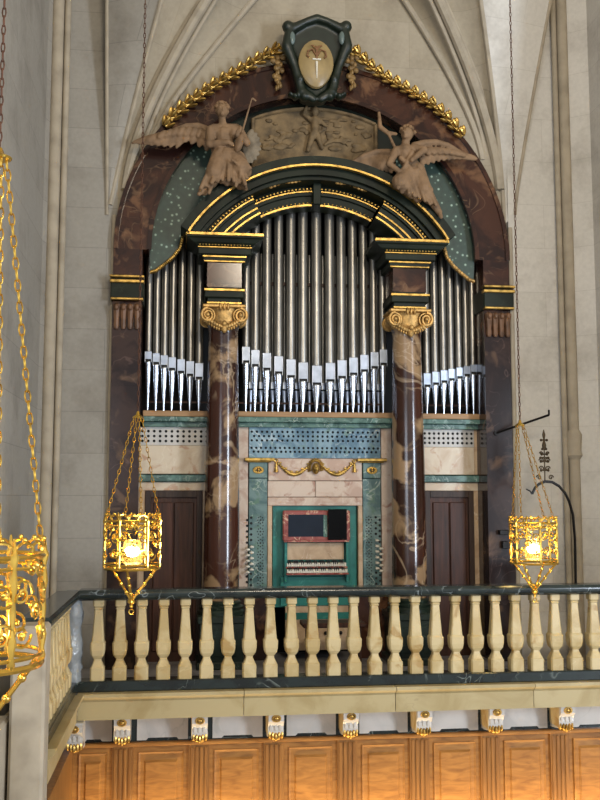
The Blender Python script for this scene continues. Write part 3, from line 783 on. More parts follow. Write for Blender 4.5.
m.tube([(oc.x, yb, oc.z+.0), (oc.x, yb-.01, oc.z-.21)], .016, 6, .004); m.tube([(oc.x-.05, yb, oc.z+.03), (oc.x+.05, yb, oc.z+.03)], .011, 6)
o = m.build('sword_blade', 'ivory', ca, True); o['label'] = 'pale upright sword'
m = MB(); m.tube([(oc.x, yb, oc.z+.03), (oc.x, yb, oc.z+.19)], .014, 6)
for s in (-1, 1):
    m.tube([(oc.x+s*.01, yb, oc.z+.08), (oc.x+s*.05, yb, oc.z+.15), (oc.x+s*.10, yb, oc.z+.13), (oc.x+s*.115, yb, oc.z+.07), (oc.x+s*.09, yb, oc.z+.05)], .012, 6)
    m.tube([(oc.x, yb, oc.z+.14), (oc.x+s*.035, yb, oc.z+.19), (oc.x+s*.06, yb, oc.z+.20)], .01, 6)
o = m.build('emblem', plain('red_brown_paint', '#75502f', .5), ca, True); o['label'] = 'red-brown curling cross emblem'
for s in (-1, 1):
    m = MB(); m.ell(at(317+s*25, 38, Yc-.07), .04, .03, .085); m.build('highlight_boss', plain('highlight_grey%d' % s, '#5c6a66', .25), ca, True)  # pale grey lump standing in for a highlight on the green frame

# garlands along the arch rim
def garland(pts, side):
    g = empty('gilded_garland', at(pts[0][0], pts[0][1], AY), 'gilded leaf garland along the %s rim of the arch' % side, 'garland', 'gilded garlands on the arch')
    P2 = []
    for (a, b) in zip(pts, pts[1:]):
        for i in range(6): P2.append((a[0]+(b[0]-a[0])*i/6, a[1]+(b[1]-a[1])*i/6))
    P2.append(pts[-1]); V = [at(x, y, AY-.07) for x, y in P2]
    m = MB(); m.tube(V, .03, 8); 
    L = [0]
    for a, b in zip(V, V[1:]): L.append(L[-1]+(b-a).length)
    def pt(d):
        for i in range(len(L)-1):
            if L[i+1] >= d: f = (d-L[i])/(L[i+1]-L[i]); return V[i].lerp(V[i+1], f), (V[i+1]-V[i]).normalized()
        return V[-1], (V[-1]-V[-2]).normalized()
    d = .03
    while d < L[-1]:
        p, t = pt(d); nrm = Vector((-t.z, 0, t.x))
        for q in (-1, 0, 1):
            c = p+nrm*q*.04+Vector((0, -.03 if q == 0 else 0, 0)); ax = (t*.8+nrm*q*.5+Vector((0, -.45, 0))).normalized()
            rot = ax.to_track_quat('Z', 'Y').to_matrix()
            m.ell(c+ax*.02, .03, .02, .068, 7, 5, rot)
        for q in (-1, 1): m.ell(p+nrm*q*.028+Vector((0, -.055, 0))+t*.06, .02, .02, .02, 7, 5)
        d += .125
    m.build('leaf_rope', 'gold', g, True)
    e = pts[-1]; sx = 1 if side == 'left' else -1
    m = MB()
    for i in range(7):
        for q in (-1, 0, 1): m.ell(at(e[0]+sx*1+q*4.5*(1-i*.09)*(.7+.5*math.sin(i*2.3+q)), e[1]+8+i*4.8+q*math.sin(i*1.7)*2, AY-.1), .03+.012*math.sin(i*1.9+q), .03, .036, 7, 5)
    o = m.build('leaf_drop', plain('dull_gilding_'+side, '#7d6238', .55, .3, .25, 14), g, True); o['label'] = 'dull hanging bunch of leaves'
garland([(165, 126), (176, 113), (192, 101), (215, 85), (240, 71), (262, 58), (277, 50)], 'left')
garland([(463, 136), (448, 119), (433, 105), (410, 91), (385, 77), (367, 64), (353, 50)], 'right')

# ================================================================== ANGELS
def feather(m, p0, p1, w, th=.02):
    p0, p1 = Vector(p0), Vector(p1); ax = (p1-p0); L = ax.length; ax.normalize()
    z = ax; y = Vector((0, 1, 0)); y = (y-z*y.dot(z)).normalized(); x = y.cross(z)
    rot = Matrix((x, y, z)).transposed()
    m.ell((p0+p1)/2, w, th, L*.56, 8, 7, rot)
def robe(m, top, hems, Y, rt_, rb):
    for (tx, ty), (hx, hy, dy) in zip(top, hems): m.cap(at(tx, ty, Y), at(hx, hy, Y+dy), rt_, rb)
def head(t, px, py, Y, r, face, tilt=0):
    c = at(px, py, Y); h = MB()
    return c
# left angel with lute
Y = -.72
la = empty('angel_statue', at(222, 190, Y), 'carved angel playing a lute, sitting on the left of the curved pediment', 'statue', 'carved angels on the pediment')
m = MB(); c = at(222, 111, Y)
m.ell(c, .072, .08, .092); m.ell(c+Vector((.01, -.08, -.012)), .012, .02, .022); m.ell(c+Vector((.005, -.05, -.055)), .035, .035, .03)
for s in (-1, 1): m.ell(c+Vector((s*.072, 0, -.005)), .012, .018, .025); m.ell(c+Vector((s*.03+.006, -.07, .018)), .018, .012, .008)
m.cap(c+Vector((0, .01, -.07)), at(223, 126, Y), .042, .05)
m.cap(at(214, 129, Y), at(236, 129, Y), .062, .062); m.cap(at(216, 133, Y), at(234, 133, Y), .08, .08)
m.cap(at(224, 136, Y), at(226, 150, Y), .115, .105)
m.cap(at(211, 130, Y-.02), at(210, 144, Y-.06), .058, .05); m.cap(at(210, 144, Y-.06), at(228, 142, Y-.15), .047, .032)
m.cap(at(239, 130, Y-.02), at(247, 143, Y-.07), .055, .045); m.cap(at(247, 143, Y-.07), at(237, 135, Y-.17), .042, .028)
for f in range(4): m.cap(at(228+f*.6, 141+f*1.1, Y-.16), at(233+f*.3, 143+f*1.0, Y-.17), .013, .01)
for f in range(4): m.cap(at(237-f*.2, 134-f*1.0, Y-.17), at(241, 131-f*1.0, Y-.19), .012, .009)
# seated thighs and long robe
m.cap(at(222, 154, Y), at(214, 172, Y-.16), .12, .10); m.cap(at(214, 172, Y-.16), at(204, 191, Y-.08), .085, .055)
m.cap(at(230, 154, Y), at(241, 168, Y-.14), .12, .11); m.cap(at(241, 168, Y-.14), at(240, 185, Y-.05), .09, .06)
for (a, b, c2, d, r0, r1) in ((220, 150, 200, 190, .035, .022), (224, 152, 209, 193, .035, .022), (216, 156, 203, 186, .03, .02), (228, 156, 220, 178, .03, .02), (234, 156, 247, 178, .035, .025),
        (238, 160, 236, 186, .03, .02), (232, 160, 246, 187, .03, .02), (226, 150, 250, 168, .035, .025), (222, 160, 212, 186, .03, .018), (240, 156, 228, 176, .03, .02)):
    m.cap(at(a, b, Y-.1), at(c2, d, Y-.17), r0, r1)
m.cap(at(204, 190, Y-.08), at(199, 194, Y-.14), .035, .025); m.cap(at(241, 186, Y-.06), at(246, 189, Y-.13), .035, .025)
for (a, b, c2, d, r0, r1) in ((226, 158, 222, 178, .11, .07), (231, 160, 234, 180, .11, .075), (218, 165, 212, 183, .09, .06), (238, 158, 246, 172, .09, .07), (228, 172, 227, 183, .07, .04)):
    m.cap(at(a, b, Y-.06), at(c2, d, Y-.08), r0, r1)
for q in range(9):
    f = q/8; m.cap(at(216+f*20, 153+2*math.sin(f*PI), Y-.13), at(201+f*44, 188-6*math.sin(f*PI)-f*4, Y-.20+.03*math.sin(q*2.1)), .018, .026)
for q in range(4): m.cap(at(232+q*3, 160+q*2, Y-.24), at(246-q*2, 168+q*3, Y-.2), .016, .016)
m.build('body', 'carved', la, remesh=.010)
m = MB(); random.seed(5)
for i in range(26):
    a = random.uniform(0, 2*PI); e = random.uniform(.15, 1.5)
    m.ell(c+Vector((.082*math.cos(a)*math.cos(e), .03+.075*math.sin(a)*math.cos(e), .02+.09*math.sin(e))), .026)
o = m.build('hair', 'hair', la, True)
m = MB()
top = [(216, 136), (208, 130), (198, 126), (187, 126), (175, 130), (163, 136), (152, 142)]
for i in range(len(top)-1): m.cap(at(*top[i], Y+.12), at(*top[i+1], Y+.12+i*.0), .05-.005*i, .045-.005*i)
for i in range(10):
    f = i/9; x = 216-52*f; y = 134-8*math.sin(PI*min(1, f*1.3)*.9)+f*2
    feather(m, at(x, y, Y+.1), at(x-2-16*f, y+21-13*f, Y+.08), .05, .028)
for i in range(8):
    f = i/7; x = 190-30*f; y = 130+4*f; feather(m, at(x, y, Y+.1), at(x-14-14*f, y+18-9*f, Y+.09), .035, .02)
for i in range(9):
    f = i/8; x = 214-48*f; y = 131-4*math.sin(PI*f); feather(m, at(x, y, Y+.06), at(x-3-5*f, y+10-3*f, Y+.05), .038, .03)
m.build('wing', 'carved', la, remesh=.011)
m = MB()
for i in range(9):
    a = math.radians(-80+140*i/8); p0 = at(244, 146, Y+.12); p1 = at(244+17*math.cos(a), 146-19*math.sin(a), Y+.10)
    feather(m, p0, p1, .045, .03); feather(m, p0, p0.lerp(p1, .65)+Vector((0, -.03, 0)), .04, .03)
o = m.build('wing', plain('grey_wing_stone', '#7a6e5b', .8, 0, .2, 8, bump=.3), la, remesh=.011)  # greyer stone than the rest of the angel
m = MB(); lc = at(239, 143, Y-.14); tip = at(252, 98, Y-.1)
d = (tip-lc).normalized(); rot = d.to_track_quat('Z', 'Y').to_matrix()
m.ell(lc, .085, .05, .12, 12, 8, rot); m.tube([lc+d*.08, lc+d*.4, tip], .016, 6, .01); m.tube([tip, tip+Vector((.05, .02, -.03))], .015, 6)
m.build('lute', 'carved', la, remesh=.01)

# right angel with scroll trumpet
Y = -.72
ra = empty('angel_statue', at(415, 200, Y), 'carved angel leaning sideways with spread wings on the right of the pediment', 'statue', 'carved angels on the pediment')
m = MB(); c = at(407, 134, Y-.03)
m.ell(c, .075, .082, .085); m.ell(c+Vector((-.045, -.07, -.01)), .014, .02, .02); m.ell(c+Vector((-.03, -.045, -.05)), .032, .035, .028)
for s in (-1, 1): m.ell(c+Vector((s*.028-.035, -.066, .015)), .016, .012, .008)
m.ell(c+Vector((.07, .0, 0)), .013, .018, .025)
m.cap(c, at(405, 147, Y), .045, .055)
m.cap(at(397, 151, Y), at(415, 150, Y), .062, .062); m.cap(at(405, 153, Y), at(413, 170, Y), .11, .10)
m.cap(at(396, 151, Y-.03), at(389, 164, Y-.1), .052, .042); m.cap(at(389, 164, Y-.1), at(399, 171, Y-.16), .04, .03)
m.cap(at(414, 148, Y), at(424, 150, Y-.08), .055, .045); m.cap(at(424, 150, Y-.08), at(412, 160, Y-.16), .042, .03)
for f in range(4): m.cap(at(399+f*.5, 170+f*1.2, Y-.16), at(404+f*.2, 171+f*1.2, Y-.17), .013, .009)
m.cap(at(411, 172, Y), at(400, 182, Y-.16), .12, .10); m.cap(at(400, 182, Y-.16), at(412, 193, Y-.1), .09, .07)
m.cap(at(416, 172, Y), at(424, 188, Y-.12), .12, .09); m.cap(at(424, 188, Y-.12), at(439, 212, Y-.05), .08, .04)
for (a, b, c2, d, r0, r1) in ((406, 168, 396, 186, .035, .025), (412, 170, 402, 192, .035, .025), (410, 174, 416, 196, .03, .02), (416, 172, 424, 200, .03, .02), (420, 172, 436, 205, .035, .02),
        (414, 178, 430, 204, .03, .02), (404, 174, 408, 194, .03, .02), (418, 168, 432, 190, .03, .02), (401, 158, 414, 172, .03, .02), (412, 152, 402, 172, .03, .02)):
    m.cap(at(a, b, Y-.09), at(c2, d, Y-.15), r0, r1)
m.cap(at(439, 211, Y-.05), at(441, 217, Y-.1), .035, .025)
for q in range(8):
    f = q/7; m.cap(at(402+f*16, 169+2*math.sin(f*PI), Y-.13), at(398+f*38, 188+f*18, Y-.2+.03*math.sin(q*2.1)+f*.08), .018, .022)
m.cap(at(408, 180, Y-.05), at(418, 198, Y-.06), .09, .06); m.cap(at(416, 180, Y-.06), at(428, 200, Y-.06), .09, .05)
m.build('body', 'carved', ra, remesh=.010)
m = MB()
for i in range(26):
    a = random.uniform(0, 2*PI); e = random.uniform(.1, 1.5)
    m.ell(c+Vector((.01+.085*math.cos(a)*math.cos(e), .03+.075*math.sin(a)*math.cos(e), .02+.085*math.sin(e))), .026)
m.build('hair', 'hair', ra, True)
m = MB(); top = [(414, 146), (424, 143), (436, 142), (448, 145), (460, 152), (474, 159)]
for i in range(len(top)-1): m.cap(at(*top[i], Y+.1), at(*top[i+1], Y+.1), .048-.006*i, .042-.006*i)
for i in range(11):
    f = i/10; x = 420+38*f; y = 147-3*math.sin(PI*f)+7*f
    feather(m, at(x, y, Y+.1), at(x+3+16*f, y+19-14*f, Y+.08), .045, .026)
for i in range(8):
    f = i/7; x = 418+38*f; y = 147-2*math.sin(PI*f)+5*f; feather(m, at(x, y, Y+.05), at(x+5+5*f, y+9-5*f, Y+.04), .036, .028)
m.build('wing', 'carved', ra, remesh=.011)
m = MB(); top = [(400, 154), (388, 152), (376, 152), (364, 156), (354, 162)]
for i in range(len(top)-1): m.cap(at(*top[i], Y+.14), at(*top[i+1], Y+.14), .045-.004*i, .041-.004*i)
for i in range(10):
    f = i/9; x = 394-32*f; y = 155-2*math.sin(PI*f)+5*f
    feather(m, at(x, y, Y+.14), at(x-3-8*f, y+18-8*f, Y+.12), .042, .026)
m.build('wing', 'carved', ra, remesh=.011)
m = MB(); m.cap(at(379, 113, Y), at(380, 127, Y), .02, .03); m.cap(at(380, 127, Y), at(388, 133, Y), .03, .028); m.cap(at(388, 133, Y), at(396, 134, Y), .028, .02); m.cap(at(388, 133, Y), at(396, 150, Y-.02), .018, .02)
o = m.build('trumpet', 'hair', ra, remesh=.01); o['label'] = 'curved horn with a bright mouth'

# ================================================================== GALLERY
RY = -2.0
bal_prof = [(.066, 0), (.066, .115), (.058, .125), (.050, .145), (.036, .175), (.034, .195), (.046, .21), (.06, .232), (.068, .275), (.07, .34), (.064, .352), (.058, .36), (.045, .52), (.036, .655), (.043, .662), (.043, .668), (.035, .675), (.05, .69), (.05, .745)]
def make_bal(par, x, y):
    m = MB(); m.lathe(bal_prof, (0, 0, 0), 8, sq=True); return m.build('baluster', 'cream', par, loc=Vector((x, y, .18))-par.location)
bf = empty('balustrade', (0, RY, .08), 'cream stone balustrade with dark marble handrail across the front of the organ gallery', 'balustrade')
m = MB(); m.prism_x([(RY-.11, .95), (RY-.12, .975), (RY-.12, 1.0), (RY-.10, 1.025), (RY+.10, 1.025), (RY+.12, 1.0), (RY+.12, .975), (RY+.11, .95), (RY+.07, .925), (RY-.07, .925)], -2.56, 3.15); m.build('handrail', 'rail', bf, True)
m = MB(); m.box(-2.60, 3.15, RY-.10, RY+.10, .08, .18, .01); m.build('base_rail', 'black', bf)
b0 = make_bal(bf, -2.383, RY)
for i in range(1, 27):
    c = b0.copy(); COL.objects.link(c); c.parent = bf; c.location = Vector((-2.383+i*.2058, RY, .18))-bf.location
# left return
bs = empty('balustrade', (-2.62, -3, .08), 'cream stone balustrade running towards the viewer along the left wall', 'balustrade')
SX = -2.66
def sect_y(prof, y0, y1):
    m = MB(); m.loft([[(x, y, z) for x, z in prof] for y in (y0, y1)], True, True); return m
sect_y([(SX-.11, .95), (SX-.12, .975), (SX-.12, 1.0), (SX-.10, 1.025), (SX+.10, 1.025), (SX+.12, 1.0), (SX+.12, .975), (SX+.11, .95), (SX+.07, .925), (SX-.07, .925)], -4.15, -2.12).build('handrail', 'rail', bs, True)
m = MB(); m.box(SX-.10, SX+.10, -4.15, -2.1, .08, .18, .01); m.build('base_rail', 'black', bs)
for i in range(9):
    c = b0.copy(); COL.objects.link(c); c.parent = bs; c.location = Vector((SX, -2.32-i*.2058, .18))-bs.location
# corner post in plastic film
cp = empty('corner_post', (-2.63, RY-.02, .08), 'corner post of the balustrade wrapped in shiny clear plastic film', 'post')
m = MB(); m.lathe([(r*1.0, h) for r, h in bal_prof], (-2.63, RY-.02, .18), 8, sq=True); m.build('post', 'cream', cp)
m = MB(); rings = []; random.seed(11)
for j in range(22):
    z = .14+j*.88/21; base = .095+.012*math.sin(j*.9); ring = []
    if 3 < j < 8: base += .015
    if j > 19: base *= (1-.25*(j-19))
    for i in range(20):
        a = 2*PI*i/20; r = base+random.uniform(-.008, .008); ring.append((-2.63+r*math.cos(a), RY-.02+r*math.sin(a), z))
    rings.append(ring)
m.loft(rings, True, True); o = m.build('plastic_wrap', 'film', cp, True); o['label'] = 'crumpled clear plastic film'

# stone fascia under the balustrade
fa = empty('gallery_fascia', (0, RY, -.16), 'moulded cream stone fascia under the front balustrade, above the oak panelling', 'fascia')
prof = [(RY-.10, .08), (RY-.19, .08), (RY-.19, .05), (RY-.175, .035), (RY-.15, .02), (RY-.135, .0), (RY-.135, -.165), (RY-.10, -.165), (RY+.4, -.165), (RY+.4, .08)]
xs = [-2.55, -1.32, .53+.0, 1.85, 3.2]; xs = [-2.55, -1.0, .47, 1.86, 3.2]
for a, b in zip(xs, xs[1:]):
    m = MB(); m.prism_x(prof, a+.003, b-.003); m.build('fascia_block', 'fascia', fa)
fs = empty('gallery_fascia', (SX, -3, -.16), 'moulded cream stone fascia of the left gallery return, below its balustrade', 'fascia')
px_ = [(SX+.10, .08), (SX+.17, .08), (SX+.17, .05), (SX+.155, .035), (SX+.13, .02), (SX+.115, 0), (SX+.115, -.165), (SX-.4, -.165), (SX-.4, .08)]
sect_y(px_, -4.1, -2.2).build('fascia_block', 'fascia', fs)
# end pier of the left return
ep = MB(); ep.box(-2.78, -2.54, -4.42, -4.16, -3.2, 1.0, .02); ep.box(-3.18, -2.8, -4.9, -4.2, -3.2, .35, .02)
tag(ep.build('stone_pier', 'rib'), 'pale stone end pier closing the left balustrade, behind the nearest lamp', 'pier')
# frieze: black marble ground with white eared panels
PYF = -1.72
fz = empty('marble_frieze', (0, PYF, -.45), 'black marble frieze inlaid with white marble panels between the corbels', 'frieze')
m = MB(); m.box(-2.62, 3.3, PYF, PYF+.15, -.47, -.165); m.build('black_ground', 'black', fz)
cor_x = [-2.87+.735*i for i in range(1, 9)]
cor_x = [-2.144+.7335*i for i in range(0, 8)]
for i in range(-1, 7):
    a = cor_x[0]-.7335+.13+ (i+1)*.7335 - 0; b = a+.7335-.24
    if a < -2.6: a = -2.60
    z0, z1 = -.455, -.17
    m = MB(); m.prism([(a, z1), (a, z0), (a+.09, z0), (a+.11, z0+.022), (b-.11, z0+.022), (b-.09, z0), (b, z0), (b, z1)], PYF-.018, PYF); m.build('white_panel', 'white', fz)
# corbels
def make_corbel(x, lab):
    t = empty('corbel', (x, PYF, -.44), lab, 'corbel', 'scrolled corbels under the gallery')
    w = .075; m = MB()
    out = [(PYF, -.165), (PYF-.27, -.165), (PYF-.30, -.19), (PYF-.30, -.25), (PYF-.265, -.285), (PYF-.245, -.31), (PYF-.25, -.34), (PYF-.245, -.38), (PYF-.18, -.42), (PYF, -.44)]
    m.prism_x(out, x-w, x+w)
    m.box(x-w-.01, x+w+.01, PYF-.31, PYF, -.185, -.165)
    m.build('bracket', 'white', t)
    m = MB(); m.box(x-w-.004, x-w+.001, PYF-.25, PYF, -.40, -.19); o = m.build('side_cheek', 'cream', t); o['label'] = 'cream stone side'
    m = MB(); m.torus((x, PYF-.305, -.222), .028, .008, 'XZ', 14, 6, 1.3, 1); m.ell((x, PYF-.303, -.222), .026, .012, .018); m.build('oval_boss', 'gold', t, True)
    m = MB()
    for q in range(3): m.box(x-.06+q*.045, x-.035+q*.045, PYF-.262, PYF-.24, -.345, -.29, .003)
    m.build('fluting', 'white', t)
    m = MB()
    for q in (-2, -1, 0, 1, 2): m.ell((x+q*.03, PYF-.235+abs(q)*.006, -.385-.01*(2-abs(q))), .02, .035, .045, 7, 6)
    for q in (-1, 1): m.ell((x+q*.06, PYF-.2, -.37), .022, .05, .03, 7, 5)
    m.ell((x, PYF-.2, -.42), .06, .06, .03, 8, 6)
    m.build('gilt_leaf', 'gold', t, True)
    return t
pos = ['directly left of the second from the left', 'second', 'third', 'fourth', 'fifth', 'sixth', 'seventh', 'rightmost']
ords = ['leftmost', 'second', 'third', 'fourth', 'fifth', 'sixth', 'seventh', 'eighth']
c0 = make_corbel(cor_x[0], 'scrolled marble corbel with gilded leaf foot, leftmost of those under the front gallery')
for i in range(1, 8):
    c = copy_tree(c0); c.location = (cor_x[i], PYF, -.44)
    c['label'] = 'scrolled marble corbel with gilded leaf foot, %s from the left under the front gallery' % ords[i]
# the corner corbel on the left return
c = copy_tree(c0); c.location = (-2.565, -1.93, -.44); c['label'] = 'scrolled marble corbel turned diagonally under the left corner of the gallery'
# oak panelling
ow = empty('oak_panelling', (0, PYF-.05, -1.6), 'warm oak panelling with raised panels below the marble frieze', 'panelling')
WY2 = PYF-.03
m = MB(); m.box(-2.62, 3.3, WY2, WY2+.1, -2.2, -.47); m.build('back_board', 'owood', ow)
m = MB(); m.box(-2.62, 3.3, WY2-.045, WY2, -.50, -.468, .008); m.build('cornice_strip', 'owood', ow)
for i in range(-1, 8):
    xc = cor_x[0]+i*.7335
    if i >= 0:
        m = MB(); m.box(xc-.10, xc+.10, WY2-.03, WY2, -2.2, -.5)
        for q in range(4): m.box(xc-.085+q*.046, xc-.055+q*.046, WY2-.042, WY2-.03, -2.1, -.52, .004)
        m.build('fluted_pilaster', 'owoodv', ow)
    a, b = xc+.13, xc+.7335-.13
    if a < -2.6: a = -2.58
    if b > 3.3: continue
    m = MB(); xm0, xm1, zt, zb = a+.02, b-.02, -.56, -1.5
    m.loft([[(xm0, WY2-.0, zb), (xm1, WY2-.0, zb), (xm1, WY2-.0, zt), (xm0, WY2-.0, zt)],
            [(xm0, WY2-.02, zb), (xm1, WY2-.02, zb), (xm1, WY2-.02, zt), (xm0, WY2-.02, zt)],
            [(xm0+.02, WY2-.012, zb+.02), (xm1-.02, WY2-.012, zb+.02), (xm1-.02, WY2-.012, zt-.02), (xm0+.02, WY2-.012, zt-.02)],
            [(xm0+.055, WY2-.014, zb+.06), (xm1-.055, WY2-.014, zb+.06), (xm1-.055, WY2-.014, zt-.075), (xm0+.055, WY2-.014, zt-.075)],
            [(xm0+.07, WY2-.034, zb+.08), (xm1-.07, WY2-.034, zb+.08), (xm1-.07, WY2-.034, zt-.095), (xm0+.07, WY2-.034, zt-.095)]], True, True)
    m.build('raised_panel', 'owood', ow)
m = MB(); m.box(-2.72, -2.62, -4.1, PYF, -2.2, -.47); m.build('side_board', 'owoodv', ow)
m = MB(); m.box(-3.2, -2.73, -4.1, PYF+.1, -2.2, -.17); o = m.build('wall_left_base', 'wall'); o['kind'] = 'structure'

# ================================================================== HANGING LAMPS
def link_chain(m, p0, p1, link=.05, w=.011, r=.0035):
    p0, p1 = Vector(p0), Vector(p1); d = p1-p0; n = max(2, int(d.length/(link*.78))); u = d.normalized()
    a = u.cross(Vector((0, 1, 0)))
    if a.length < .1: a = u.cross(Vector((1, 0, 0)))
    a.normalize(); b = u.cross(a)
    for i in range(n):
        c = p0+d*((i+.5)/n); s = a if i % 2 else b; t = b if i % 2 else a; rings = []
        for q in range(9):
            an = 2*PI*q/8; cc = c+u*(link*.5*math.cos(an))+s*(w*math.sin(an)); nn = (u*math.cos(an)+s*math.sin(an)).normalized()
            rings.append([cc+nn*r*math.cos(2*PI*k_/4)+t*r*math.sin(2*PI*k_/4) for k_ in range(4)])
        m.loft(rings)
def spiral(c, R, turns, ax, az, flip=1, n=18):
    return [Vector(c)+ax*(R*(1-i/n*.85)*math.cos(flip*turns*2*PI*i/n))+az*(R*(1-i/n*.85)*math.sin(flip*turns*2*PI*i/n)) for i in range(n+1)]
def make_lamp(label, loc, scale, apex, rot, chain_top, bands):
    """loc = centre of the lower ring"""
    t = empty('hanging_lamp', loc, label, 'lamp', 'gilt hanging sanctuary lamps'); X, Y_, Z = loc
    R = .235*scale; H = .40*scale; rr = .008*scale
    def pt(a, z, r=R): return Vector((r*math.cos(a), r*math.sin(a), z))
    m = MB()
    for z, q in ((0, 1.6), (.035*scale, 1), (H, 1.2), (H-.04*scale, .9)): m.torus((0, 0, z), R, rr*q, 'XY', 36, 6)
    n = 6
    for i in range(n):
        a0 = rot+2*PI*i/n; a1 = rot+2*PI*(i+1)/n; am = (a0+a1)/2
        prof = [(.010, 0), (.016, .02), (.01, .05), (.018, .1), (.009, .14), (.014, .2), (.009, .25), (.018, .3), (.01, .36), (.02, .4), (.012, .42), (.004, .47)]
        m.lathe([(r*scale, h*scale) for r, h in prof], pt(a0, 0), 8)
        for (az_, zc, RR, fl) in ((a0+.16, .27, .055, 1), (a1-.16, .27, .055, -1), (a0+.17, .12, .05, -1), (a1-.17, .12, .05, 1), (am-.12, .36, .04, 1), (am+.12, .36, .04, -1), (am, .20, .04, 1)):
            tan = Vector((-math.sin(az_), math.cos(az_), 0)); c = pt(az_, zc*scale)
            m.tube(spiral(c, RR*scale, 1.4, tan, Vector((0, 0, 1)), fl), .0065*scale, 5)
            m.ell(c, .012*scale)
        # cresting
        for az_ in (a0+.2, am, a1-.2):
            tan = Vector((-math.sin(az_), math.cos(az_), 0)); c = pt(az_, H+.018*scale)
            m.tube([c+tan*(.045*scale*math.cos(PI*k_/8))+Vector((0, 0, .035*scale*math.sin(PI*k_/8))) for k_ in range(9)], .006*scale, 5); m.ell(c+Vector((0, 0, .045*scale)), .01*scale)
    gal = m.build('pierced_gallery', 'brass', t, True, loc=(0, 0, 0))
    m = MB(); low = Vector((0, 0, -.28*scale))
    for i in range(bands):
        a = rot+2*PI*i/bands+.3; p = pt(a, 0)
        m.tube([p, p*.55+low*.5+Vector((0, 0, .02)), low], .011*scale, 6)
        for f in (.25, .5, .75): m.ell(p.lerp(low, f), .018*scale)
    m.lathe([(.004, -.34), (.02, -.33), (.012, -.31), (.035, -.29), (.03, -.27), (.012, -.25), (.02, -.23), (.005, -.21)] if scale == 1 else [(r*scale, h*scale) for r, h in [(.004, -.34), (.02, -.33), (.012, -.31), (.035, -.29), (.03, -.27), (.012, -.25), (.02, -.23), (.005, -.21)]], (0, 0, 0), 12)
    m.torus((0, 0, -.37*scale), .02*scale, .006*scale, 'XZ', 10, 5)
    m.build('pendant_basket', 'brass', t, True, loc=(0, 0, 0))
    m = MB(); m.lathe([(.05*scale, .02*scale), (.085*scale, .05*scale), (.09*scale, .12*scale), (.075*scale, .2*scale), (.07*scale, .24*scale)], (0, 0, 0), 18); m.build('glass_cup', 'glow', t, True, loc=(0, 0, 0))
    m = MB(); m.ell((0, 0, .14*scale), .026*scale, .026*scale, .036*scale, 14, 10); m.build('bulb', 'bulb', t, True, loc=(0, 0, 0))
    ap = Vector(apex)-Vector(loc)
    for i in range(4):
        m = MB(); a = rot+PI/2*i+.25; link_chain(m, pt(a, H+.03), ap+Vector((.035*math.cos(a), .035*math.sin(a), 0)), .055*scale, .011*scale, .0034*scale)
        m.build('chain', 'brass', t, True, loc=(0, 0, 0))
    m = MB(); m.lathe([(.045*scale, -.01), (.05*scale, 0), (.02*scale, .02), (.01*scale, .05)], ap, 14); m.build('chain_crown', 'brass', t, True, loc=(0, 0, 0))
    m = MB(); link_chain(m, ap+Vector((0, 0, .04)), Vector(chain_top)-Vector(loc), .06, .009, .004); o = m.build('suspension_chain', 'rust', t, True, loc=(0, 0, 0)); o['label'] = 'long dark rusty chain'
    ld = bpy.data.lights.new('lamp_light', 'POINT'); ld.energy = 3.2*scale; ld.color = (1, .84, .5); ld.shadow_soft_size = .05
    lo = bpy.data.objects.new('lamp_light', ld); COL.objects.link(lo); lo.parent = t; lo.location = (0, 0, .14*scale)
    return t
p = at(132, 568, -3); a = at(138, 417, -3); make_lamp('pierced gilt hanging lamp on four chains in front of the left marble pilaster', tuple(p), 1, tuple(a), .1, (a.x, a.y, 9.5), 3)
p = at(534, 563, -2.4); a = at(520, 425, -2.4); make_lamp('pierced gilt hanging lamp with bright bulb near the right iron bracket', tuple(p), .96, tuple(a), .45, (a.x, a.y, 9.5), 4)
p = at(-24, 664, -6.6); a = p+Vector((.03, 0, 2.5)); make_lamp('nearest gilt hanging lamp, cut off by the left edge of the picture', tuple(p), 1.28, tuple(a), .2, (a.x, a.y, 6), 4)

# ================================================================== IRONWORK AT RIGHT
m = MB(); p0 = Vector((2.12, AY-.02, at(487, 433, AY).z)); p1 = at(549, 415, -.95); m.tube([p0, p1], .013, 6); m.tube([p1, p1+Vector((0, 0, .06))], .012, 6)
m.lathe([(.03, 0), (.03, .02)], p0-Vector((0, .005, 0)), 10, 'Y')
tag(m.build('iron_bracket', 'iron', None, True), 'thin black iron bar with upturned tip sticking out of the right marble pilaster', 'bracket')
Yi = -1.1
ic = empty('iron_crest', at(571, 560, Yi), 'black iron arch topped by an openwork finial behind the right hanging lamp', 'ironwork')
m = MB(); path = [at(x, y, Yi) for x, y in ((532, 494), (535, 488), (539, 484), (545, 481.5), (552, 482), (559, 486), (565, 493), (569, 501), (573, 515), (575, 540), (576, 600))]
path.append(Vector((path[-1].x, Yi, 0))); m.tube(path, .016, 6); m.tube([path[0], at(530, 491, Yi), at(526, 489, Yi)], .011, 6, .006); m.build('arched_bar', 'iron', ic, True)
m = MB(); b = at(545, 481, Yi); sc = 1
m.tube([b, b+Vector((0, 0, .54))], .008, 6)
m.lathe([(.004, .68), (.02, .62), (.012, .58), (.01, .56)], b-Vector((0, 0, .1)), 8)
for z, w in ((.46, .055), (.26, .075), (.22, .07), (.30, .05), (.12, .07), (.36, .035)):
    m.tube([b+Vector((-w*.6, 0, z)), b+Vector((w*.6, 0, z))], .011, 5)
    for s in (-1, 1): m.ell(b+Vector((s*w*.6, 0, z)), .016)
for s in (-1, 1):
    for z, R in ((.04, .03), (.14, .03), (.23, .03), (.31, .022)):
        m.tube(spiral(b+Vector((s*(.035 if z > .1 else .07), 0, z)), R, 1.3, Vector((s, 0, 0)), Vector((0, 0, 1))), .007, 5)
